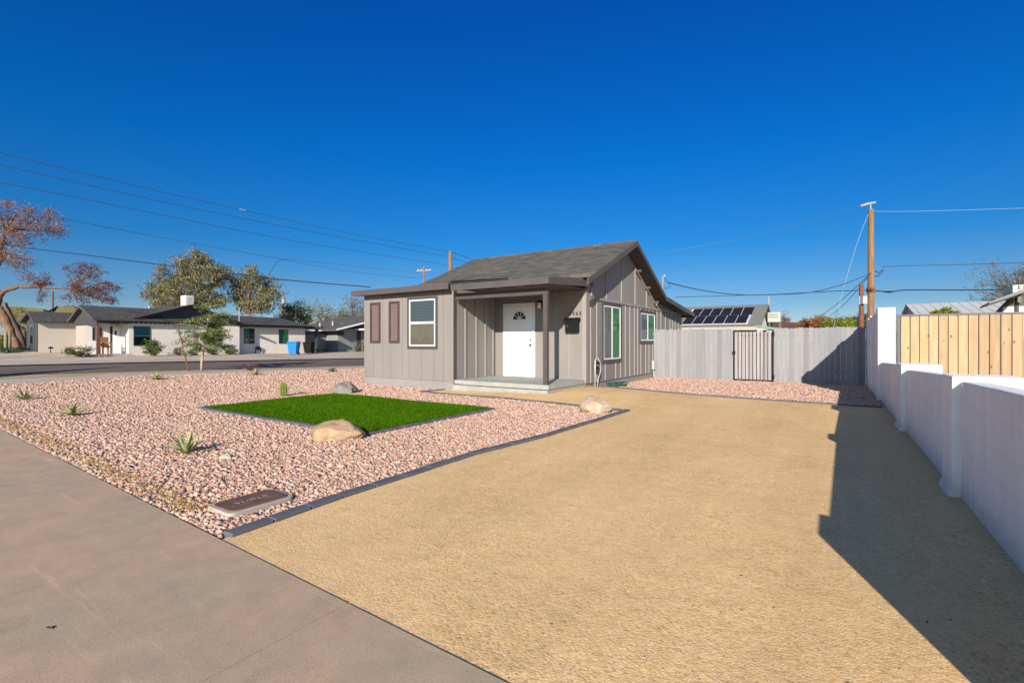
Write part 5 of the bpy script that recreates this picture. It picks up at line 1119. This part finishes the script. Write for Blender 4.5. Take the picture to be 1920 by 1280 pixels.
mb = MB(); mb.box(xl, xr1, SY - .04, SY, ze_ - .2, ze_ + .02); mb.build("eave_board", painted("beige_eave", (.40, .36, .28), .7), sroof)
sl = Vector((0, 4.5, zr_ - ze_)); sn = Vector((0, -(zr_ - ze_), 4.5)).normalized(); ex_ = Vector((1, 0, 0))
def rp(px, py):                        # point of the photograph on the sloping roof
    r = Vector(ray(px, py)); o = Vector((0, 0, CAM_H)); p0 = Vector((0, SY, ze_)); tt = (p0 - o).dot(sn) / r.dot(sn); return o + r * tt
M['solar'] = painted("solar_cell", (.016, .015, .02), .6, .1, 3, 30, 0, spec=.12)
c00, c10 = rp(1296, 609), rp(1399, 608.5); c01 = rp(1406.5, 578.5)
LX = (c10.x - c00.x) / 5 * .985; lv = (c01 - c10).dot(sl.normalized()) / 2; v = sl.normalized()
org0 = Vector((c10.x, c10.y, c10.z))
for row in range(2):
    for k in range(6):
        o_ = org0 + v * (row * lv) - ex_ * ((k + 1) * LX) + sn * .06 + ex_ * row * .12
        mb = MB(); mb.obox(o_, ex_, v, sn, (.02, LX - .02), (.02, lv - .02), (0, .05)); p = mb.build("solar_panel", M['solar'], sroof)
mb = MB(); mb.obox(org0 - ex_ * 6 * LX + sn * .03, ex_, v, sn, (0, 6 * LX + .1), (0, 2 * lv), (0, .07))
mb.build("panel_frame", painted("panel_rail", (.50, .50, .52), .5), sroof)
q = s(1441.5, 571, 4.4); mb = MB(); mb.tube([q, s(1441.5, 556, 4.4)], .04, 6); mb.build("vent_pipe", M['insul'], sroof)
# evaporative cooler
def cooler(name, lab, c, wd, hg, dp, mat, legs=.35):
    t = thing(name, lab, "cooler", (c.x, c.y, c.z - legs)); mb = MB(); mb.box(c.x - wd/2, c.x + wd/2, c.y, c.y + dp, c.z, c.z + hg); mb.build("cooler_box", mat, t, bevel=.02)
    mb = MB(); k = 11
    for i in range(k): x = c.x - wd/2 + wd * (.08 + .84 * i / k); mb.box(x, x + wd * .035, c.y - .03, c.y, c.z + hg * .40, c.z + hg * .92)
    mb.build("louvers", painted("cooler_louver", (.30, .30, .25), .6), t)
    for dx in (-.42, .38):
        mb = MB(); mb.box(c.x + dx * wd, c.x + dx * wd + .08, c.y + .05, c.y + .13, c.z - legs, c.z); mb.box(c.x + dx * wd, c.x + dx * wd + .08, c.y + dp - .13, c.y + dp - .05, c.z - legs, c.z); mb.build("leg", M['steel'], t)
    return t
M['coolerpaint'] = painted("cooler_enamel", (.50, .51, .42), .6, .08)
c = on_y(1451, 603.5, 31); wd = 24 * 31 / 907 / (ray(1451, 600)[1]); cooler("roof_cooler", "pale beige louvered cooler on legs behind the fence, right of the solar roof", c, on_y(1463, 600, 31).x - on_y(1439.5, 600, 31).x, on_y(1451, 585.5, 31).z - c.z, .9, M['coolerpaint'], .45)
# green trimmed lean-to
GYY = 27.0; q = lambda px, py: on_y(px, py, GYY)
ls = thing("lean_to_shed", "pale shed with a sloping green roof edge just behind the gate", "shed", q(1440, 640))
a, b = q(1417, 609.5), q(1486, 617.5)
mb = MB(); mb.prism([(a.x, GYY, a.z), (b.x, GYY, b.z), (b.x, GYY, b.z - .12), (a.x, GYY, a.z - .12)], (0, 3.5, 0)); mb.build("roof", painted("green_trim", (.17, .28, .20), .6), ls)
mb = MB(); mb.prism([(a.x + .05, GYY + .06, 0), (b.x - .05, GYY + .06, 0), (b.x - .05, GYY + .06, b.z - .125), (a.x + .05, GYY + .06, a.z - .125)], (0, 3.3, 0)); mb.build("wall", M['white'], ls)
# brown roofed house
BY = 44.0; q = lambda px, py, d=0: on_y(px, py, BY + d)
bh = thing("brown_roof_house", "house with a low reddish brown roof behind the fence", "house", q(1480, 640))
a, b, c_, d_ = q(1428, 612), q(1530, 618), q(1458, 603, 5), q(1512, 603.5, 5)
mb = MB(); mb.prism([(a.x, BY, b.z), (b.x, BY, b.z), (d_.x, BY + 5, d_.z), (c_.x - 2, BY + 5, d_.z)], (0, .3, -.14)); mb.build("roof", shingle_mat("red_brown_shingle", [(.2, (.13, .055, .035)), (.6, (.18, .08, .05)), (.9, (.23, .11, .08))]), bh)
mb = MB(); mb.box(a.x + .4, b.x - .4, BY + .4, BY + 8, 0, b.z - .1); mb.build("wall", M['cream'], bh)
# greenery above the fence
def hedge(name, lab, D, px, blobs, mat, leaf=.10, per=40):
    base = at(px, 640, D); base.z = 0; return tree(name, lab, "bush", base, [disc(a, b, D, c, d, c * d / 200) for a, b, c, d in blobs], M[mat], leaf, M['bark_dark'], .06, "bushes behind the picket fence", .5, per, .16, 40, .2, [base, at(px, 625, D)], 6)
hedge("flowering_bush", "orange brown bush behind the fence left of the lime one", 34, 1530, [(1522, 607, 22, 10), (1540, 604, 18, 10), (1510, 612, 12, 8)], 'orange')
hedge("lime_bush", "lime green bush behind the fence between the orange bush and the rusty post", 33, 1572, [(1565, 608, 18, 10), (1585, 606, 14, 9), (1553, 611, 12, 8)], 'lime')
hedge("dark_bush", "dark bluish bush behind the fence around the rusty post", 35, 1605, [(1602, 604, 14, 12), (1620, 603, 12, 14)], 'bluegreen')
hedge("small_tree", "little bushy treetop behind the beige cooler", 48, 1470, [(1468, 596, 9, 10), (1474, 600, 6, 8)], 'dusty', .10, 26)
# distant scrub all round the neighbourhood
n_ = 5200; aa = RNG.uniform(math.radians(15), math.radians(235), n_); rr = RNG.uniform(120, 175, n_); hh = np.abs(RNG.normal(0, 1, n_))
xx = rr * np.cos(aa); yy = rr * np.sin(aa); top_ = 2.6 + 1.3 * np.sin(aa * 37) * np.sin(aa * 91 + 1)
P = np.stack([xx, yy, .3 + np.clip(hh * .5, 0, 1) * top_], 1)
tag(np_mesh("distant_scrub", leaf_quads(P, 1.0, .8), 4, M['olive']), "low far belt of olive desert scrub beyond the last houses", "scrub", kind='stuff')
# poles on the right
PD = 25.0
def pole_at(px, top, D, r, mat, name, lab, base_z=0):
    p = at(px, 640, D); tz = at(px, top, D).z; t = thing(name, lab, "utility pole", (p.x, p.y, base_z)); mb = MB(); mb.tube([(p.x, p.y, base_z), (p.x, p.y, base_z + (tz - base_z) * .5), (p.x, p.y, tz)], [r * 1.15, r * 1.05, r * .92], 12); mb.build("pole", mat, t, smooth=False); return t, p, tz
t, pp, tz = pole_at(1633, 393, PD, .14, M['pole'], "utility_pole", "tall wooden utility pole behind the white end pillar")
U = Vector((CT, ST, 0))
mb = MB(); mb.tube([at(1613, 386.5, PD), at(1625, 383, PD), at(1641, 379.5, PD)], [.05, .07, .05], 8); mb.tube([at(1633, 394, PD), at(1632, 383, PD)], .035, 6); mb.build("pole_top_bracket", M['insul'], t)
mb = MB(); mb.tube([at(1641, 508, PD), at(1648, 512, PD), at(1652, 508, PD), at(1655, 505, PD)], .03, 6); mb.tube([at(1640, 518, PD), at(1648, 517, PD), at(1655, 509, PD), at(1656, 505, PD)], .03, 6); mb.build("wire_clamp", M['wire2'], t)
mb = MB(); mb.tube([at(1629, 544, PD), at(1637, 544, PD)], .2, 8); mb.build("pole_band", M['rust'], t)
t2, rp_, tz2 = pole_at(1615, 533, 22.5, .10, M['rust'], "service_post", "short rusty service post with a grey box beside the utility pole")
mb = MB(); q = at(1615, 563, 22.5); mb.obox(q - Vector((ST, -CT, 0)) * -.12, U, Vector((-ST, CT, 0)), Z, (-.11, .09), (-.14, .02), (-.18, .18)); mb.build("meter_box", M['mesh_grey'], t2)
mb = MB(); mb.tube([at(1611.5, 571, 22.2), at(1611.5, 555, 22.2)], .03, 6); mb.build("conduit", M['insul'], t2)
# street-side poles on the left
t3, p3, _ = pole_at(844.5, 471, 38, .16, M['pole'], "utility_pole", "wooden utility pole rising behind the grey house's shingle roof")
t4, p4, _ = pole_at(795, 500, 62, .14, M['pole'], "utility_pole", "far utility pole with a crossarm above the near house's wing roof")
mb = MB(); mb.tube([at(781, 508, 62), at(809, 506.5, 62)], .09, 6)
for px in (784, 790, 800, 806): mb.tube([at(px, 507, 62), at(px, 504, 62)], .06, 6)
mb.build("crossarm", M['insul'], t4)
t5, p5, _ = pole_at(530, 548, 62, .16, M['bark'], "utility_pole", "wooden pole with a grey transformer right of the eucalyptus pair")
mb = MB(); mb.tube([at(531.5, 569, 61.6), at(531.5, 557, 61.6)], .24, 12); mb.build("transformer", M['insul'], t5)
mb = MB(); mb.tube([at(524, 553, 62), at(541, 549, 62)], .06, 6); mb.tube([at(540, 550, 62), at(539, 546, 62)], .06, 6); mb.build("crossarm", M['bark_dark'], t5)
# wires ---------------------------------------------------------------
def wire(lab, pts, r, mat='wire', sub=6):
    P = [Vector(p) for p in pts]; out = []
    for i in range(len(P) - 1):        # Catmull-Rom through the points
        p0, p1, p2, p3_ = P[max(i-1, 0)], P[i], P[i+1], P[min(i+2, len(P)-1)]
        for k in range(sub):
            t_ = k / sub; out.append(.5 * ((2*p1) + (p2 - p0)*t_ + (2*p0 - 5*p1 + 4*p2 - p3_)*t_*t_ + (3*p1 - p0 - 3*p2 + p3_)*t_**3))
    out.append(P[-1]); mb = MB(); mb.tube(out, r, 5); return tag(mb.build("power_line", M[mat]), lab, "wire", "overhead wires")
XL = p3.x
def lx(px, py): return on_x(px, py, XL)
wire("uppermost thin street wire sloping down to the pole behind the shingle roof", [lx(-260, 218), lx(0, 286), lx(220, 340), lx(450, 393), lx(660, 438), lx(844, 472)], .012, 'wire2')
wire("second thin street wire from the top, ending at the pole behind the shingle roof", [lx(-260, 250), lx(0, 309), lx(300, 377), lx(560, 430), lx(838, 481)], .012, 'wire2')
wire("third thin street wire from the top, just above the treetops' line", [lx(-260, 303), lx(20, 346), lx(260, 394), lx(560, 453), lx(838, 497)], .012, 'wire2')
wire("short wire from the pole top down behind the shingle ridge", [at(845, 472, 38), at(868, 480, 44), at(890, 489, 52)], .018, 'wire2')
wire("short lower wire from the pole down behind the shingle ridge", [at(845, 483, 38), at(866, 489, 44), at(885, 496, 52)], .018, 'wire2')
wire("faint wire running above the eucalyptus treetops to the far crossarm", [at(-150, 352, 34), at(110, 408, 38), at(280, 441, 44), at(450, 472, 50), at(530, 486, 54), at(650, 508, 58), at(790, 522, 62)], .020, 'wire2')
wire("faint upper branch wire from the eucalyptus splice to the far crossarm", [at(535, 485, 54), at(650, 497, 58), at(785, 512, 62)], .016, 'wire2')
wire("short service wire dropping from the splice toward the white house", [at(535, 487, 54), at(520, 490, 52), at(505, 514, 48), at(449, 580, 33.5)], .020, 'wire2')
q = on_y(694, 540.5, 10.2)
wire("thick black service cable crossing the left sky to the grey house's wing roof", [at(-220, 423, 26), at(0, 458, 22.5), at(160, 478, 20), at(340, 501, 17.6), at(520, 523, 15.4), Vector((q.x, q.y, 3.03))], .017, 'wire')
wa = at(1633, 512, PD - .2); mp_ = Vector((mast.x + .22, MY_ - .1, mast.z - .25))
wire("sagging service cable from the grey house mast to the tall wooden pole", [mp_, at(1310, 543, 21), at(1380, 552, 21.8), at(1450, 552, 22.6), at(1520, 548, 23.4), at(1580, 533, 24.2), wa], .022, 'wire2')
wire("dark wire leaving the tall pole to the right, middle of three", [at(1655, 500, PD), at(1700, 498, PD), at(1800, 496, PD - 1), at(1990, 490, PD - 3)], .018, 'wire2')
wire("pale wire leaving the top of the tall pole to the right", [at(1637, 396, PD), at(1700, 396.5, PD), at(1800, 394, PD), at(1990, 388, PD)], .010, 'wire3')
wire("pale thin wire from the top of the tall pole sloping left to the house", [at(1613, 387, PD), at(1500, 421, PD + 5), at(1380, 449, PD + 12), at(1240, 474, PD + 20)], .010, 'wire3')
wire("thick black cable crossing the tall pole low, leaving to the right", [at(1633, 544, PD - .2), at(1655, 546, PD), at(1675, 546.5, PD), at(1700, 543.5, PD), at(1800, 543.5, PD), at(1990, 543, PD)], .030, 'wire')
wire("low thin cable from the tall pole leftwards behind the sagging one", [at(1633, 544, PD - .2), at(1560, 546, PD + 3), at(1440, 552, PD + 10), at(1265, 557, PD + 20)], .022, 'wire2')
wire("pale guy wire slanting from the pole top toward the fence", [at(1628, 402, PD), at(1612, 442, PD), at(1592, 505, PD), at(1576, 562, PD), at(1560, 625, PD)], .010, 'wire3')
wire("dark drop wire from the tall pole down to the lime bush, left one", [wa, at(1590, 552, PD + 4), at(1560, 577, PD + 8), at(1530, 597, PD + 14)], .016, 'wire2')
wire("dark drop wire from the tall pole down to the lime bush, right one", [wa, at(1605, 546, PD + 4), at(1580, 573, PD + 8), at(1550, 597, PD + 14)], .016, 'wire2')
mb = MB(); mb.tube([at(1655, 546.5, PD), at(1666, 547.2, PD), at(1676, 546.5, PD)], [.03, .06, .03], 8); tag(mb.build("cable_splice", M['wire']), "thick black splice on the low cable right of the tall pole", "splice")
mb = MB(); q = lx(455, 393.5); mb.tube([q - Vector((0, .14, .01)), q + Vector((0, .14, 0))], .035, 8); tag(mb.build("wire_damper", M['insul']), "small pale damper clipped on the uppermost street wire", "damper")
# ------------------------------------------------------------------ right background houses
MY = 40.0; q = lambda px, py, d=0: on_y(px, py, MY + d)
mh = thing("metal_roof_house", "house with a long pale ribbed metal roof behind the new board fence", "house", q(1790, 640))
a, b = q(1712, 592), q(1900, 592); r0, r1 = q(1698.5, 570, 5), q(1885, 567, 5); zr_ = r0.z; ze_ = a.z
M['metalroof'] = painted("pale_metal_roof", (.46, .47, .43), .7, .06, 1, 40, .05)
mb = MB(); x0, x1 = r0.x, r1.x + 6
mb.prism([(x0, MY, ze_), (x0, MY + 5, zr_), (x0, MY + 10, ze_), (x0, MY + 10, ze_ - .12), (x0, MY + 5, zr_ - .12), (x0, MY, ze_ - .12)], (x1 - x0, 0, 0))
sl = Vector((0, 5, zr_ - ze_)); sn = Vector((0, -(zr_ - ze_), 5)).normalized(); x = x0 + .3
while x < x1: mb.obox((x, MY, ze_), (1, 0, 0), sl.normalized(), sn, (0, .04), (0, sl.length), (0, .018)); x += .5
mb.build("roof", M['metalroof'], mh)
mb = MB(); mb.prism([(x0 + .25, MY + .4, 0), (x0 + .25, MY + 9.6, 0), (x0 + .25, MY + 9.6, ze_ - .05), (x0 + .25, MY + 5, zr_ - .14), (x0 + .25, MY + .4, ze_ - .05)], (x1 - x0 - .5, 0, 0)); mb.build("wall", painted("pale_grey_wall", (.45, .46, .46), .8), mh)
WY = 22.0; q = lambda px, py, d=0: on_y(px, py, WY + d)
w2 = thing("white_gabled_house", "white house with overhanging gable roof at the right edge above the board fence", "house", q(1930, 640))
a = q(1869, 587); ap = q(2010, 517)
mb = MB(); e0 = q(1856, 566)
x0 = q(1870, 600).x; wl = [q(1870, 589), q(1897, 561), q(1915, 551), q(2010, 514)]
mb.prism([(x0, WY, 0), (wl[3].x, WY, 0)] + [tuple(p) for p in wl[::-1]], (0, .22, -.03)); mb.build("wall", M['wall'], w2)
mb = MB(); q2 = lambda px, py: on_y(px, py, WY - 1.2); P = [q2(1855, 566), q2(1920, 541), q2(2010, 507)]; zz = [p.z for p in P]; xx = [p.x for p in P]
WO = WY - 1.2; mb.prism([(xx[0], WO, zz[0] - .06), (xx[0], WO, zz[0]), (xx[2], WO, zz[2]), (xx[2] + 3.5, WO, zz[2] - 1.1), (xx[2] + 3.5, WO, zz[2] - 1.25), (xx[2], WO, zz[2] - .17)], (0, 1.15, -.08)); wr2 = mb.build("roof", painted("pale_roof_edge", (.21, .20, .195), .7), w2)
mb = MB(); e1, e2 = q(1868, 590), q(1898, 559); mb.tube([(e1.x, WY - .03, e1.z), (e2.x, WY - .03, e2.z)], .08, 6); e1, e2 = q(1906, 600), q(1906, 556); mb.tube([(e1.x, WY - .03, 0), (e2.x, WY - .03, e2.z)], .05, 6); mb.build("rake_trim", M['trim'], w2)
c = q(1897, 548); cooler("roof_cooler", "pale louvered cooler on the roof slope of the white gabled house at the right edge", Vector((on_y(1890, 545, WY - .9).x + .9, WY - .9, on_y(1890, 549, WY - .9).z)), 1.6, .24, 1.0, M['coolerpaint'], .3)
# bare tree at the right edge
D = 36.0; base = at(1915, 640, D); base.z = 0
t = thing("bare_tree", "thin nearly leafless tree behind the white gabled house at the right edge", "tree", base); mb = MB(); P = []
fork = at(1912, 585, D); mb.tube([base, fork], [.22, .16], 8)
for i in range(46):
    a = random.uniform(-1.0, 1.0); tip = at(1905 + random.uniform(-52, 40), 500 + random.uniform(0, 62) + abs(a) * 4, D + random.uniform(-1.5, 1.5))
    pts = limb(mb, fork, tip, .07, .012, .14, 6, .05)
    for k in range(3):
        e = Vector(tip) + Vector((random.gauss(0, .7), random.gauss(0, .7), random.gauss(.1, .4))); limb(mb, pts[random.randint(3, 5)], e, .02, .007, .15, 4); P.append(np.array(e) + RNG.normal(0, .20, (40, 3)))
mb.build("trunk", M['bark_dark'], t); np_mesh("crown", leaf_quads(np.concatenate(P), .08, .4), 4, M['dusty'], t)
base = at(1772, 640, 24); base.z = 0
tree("leafy_shrub", "small bright green shrub top showing above the new board fence", "shrub", base, [disc(1773, 585, 24, 8, 8, .5), disc(1757, 588, 24, 6, 4, .3), disc(1790, 589, 24, 6, 3, .3)], M['lime'], .10, M['bark_dark'], .04, None, .5, 30, .08, 26, .2, [base, at(1772, 600, 24)], 5)
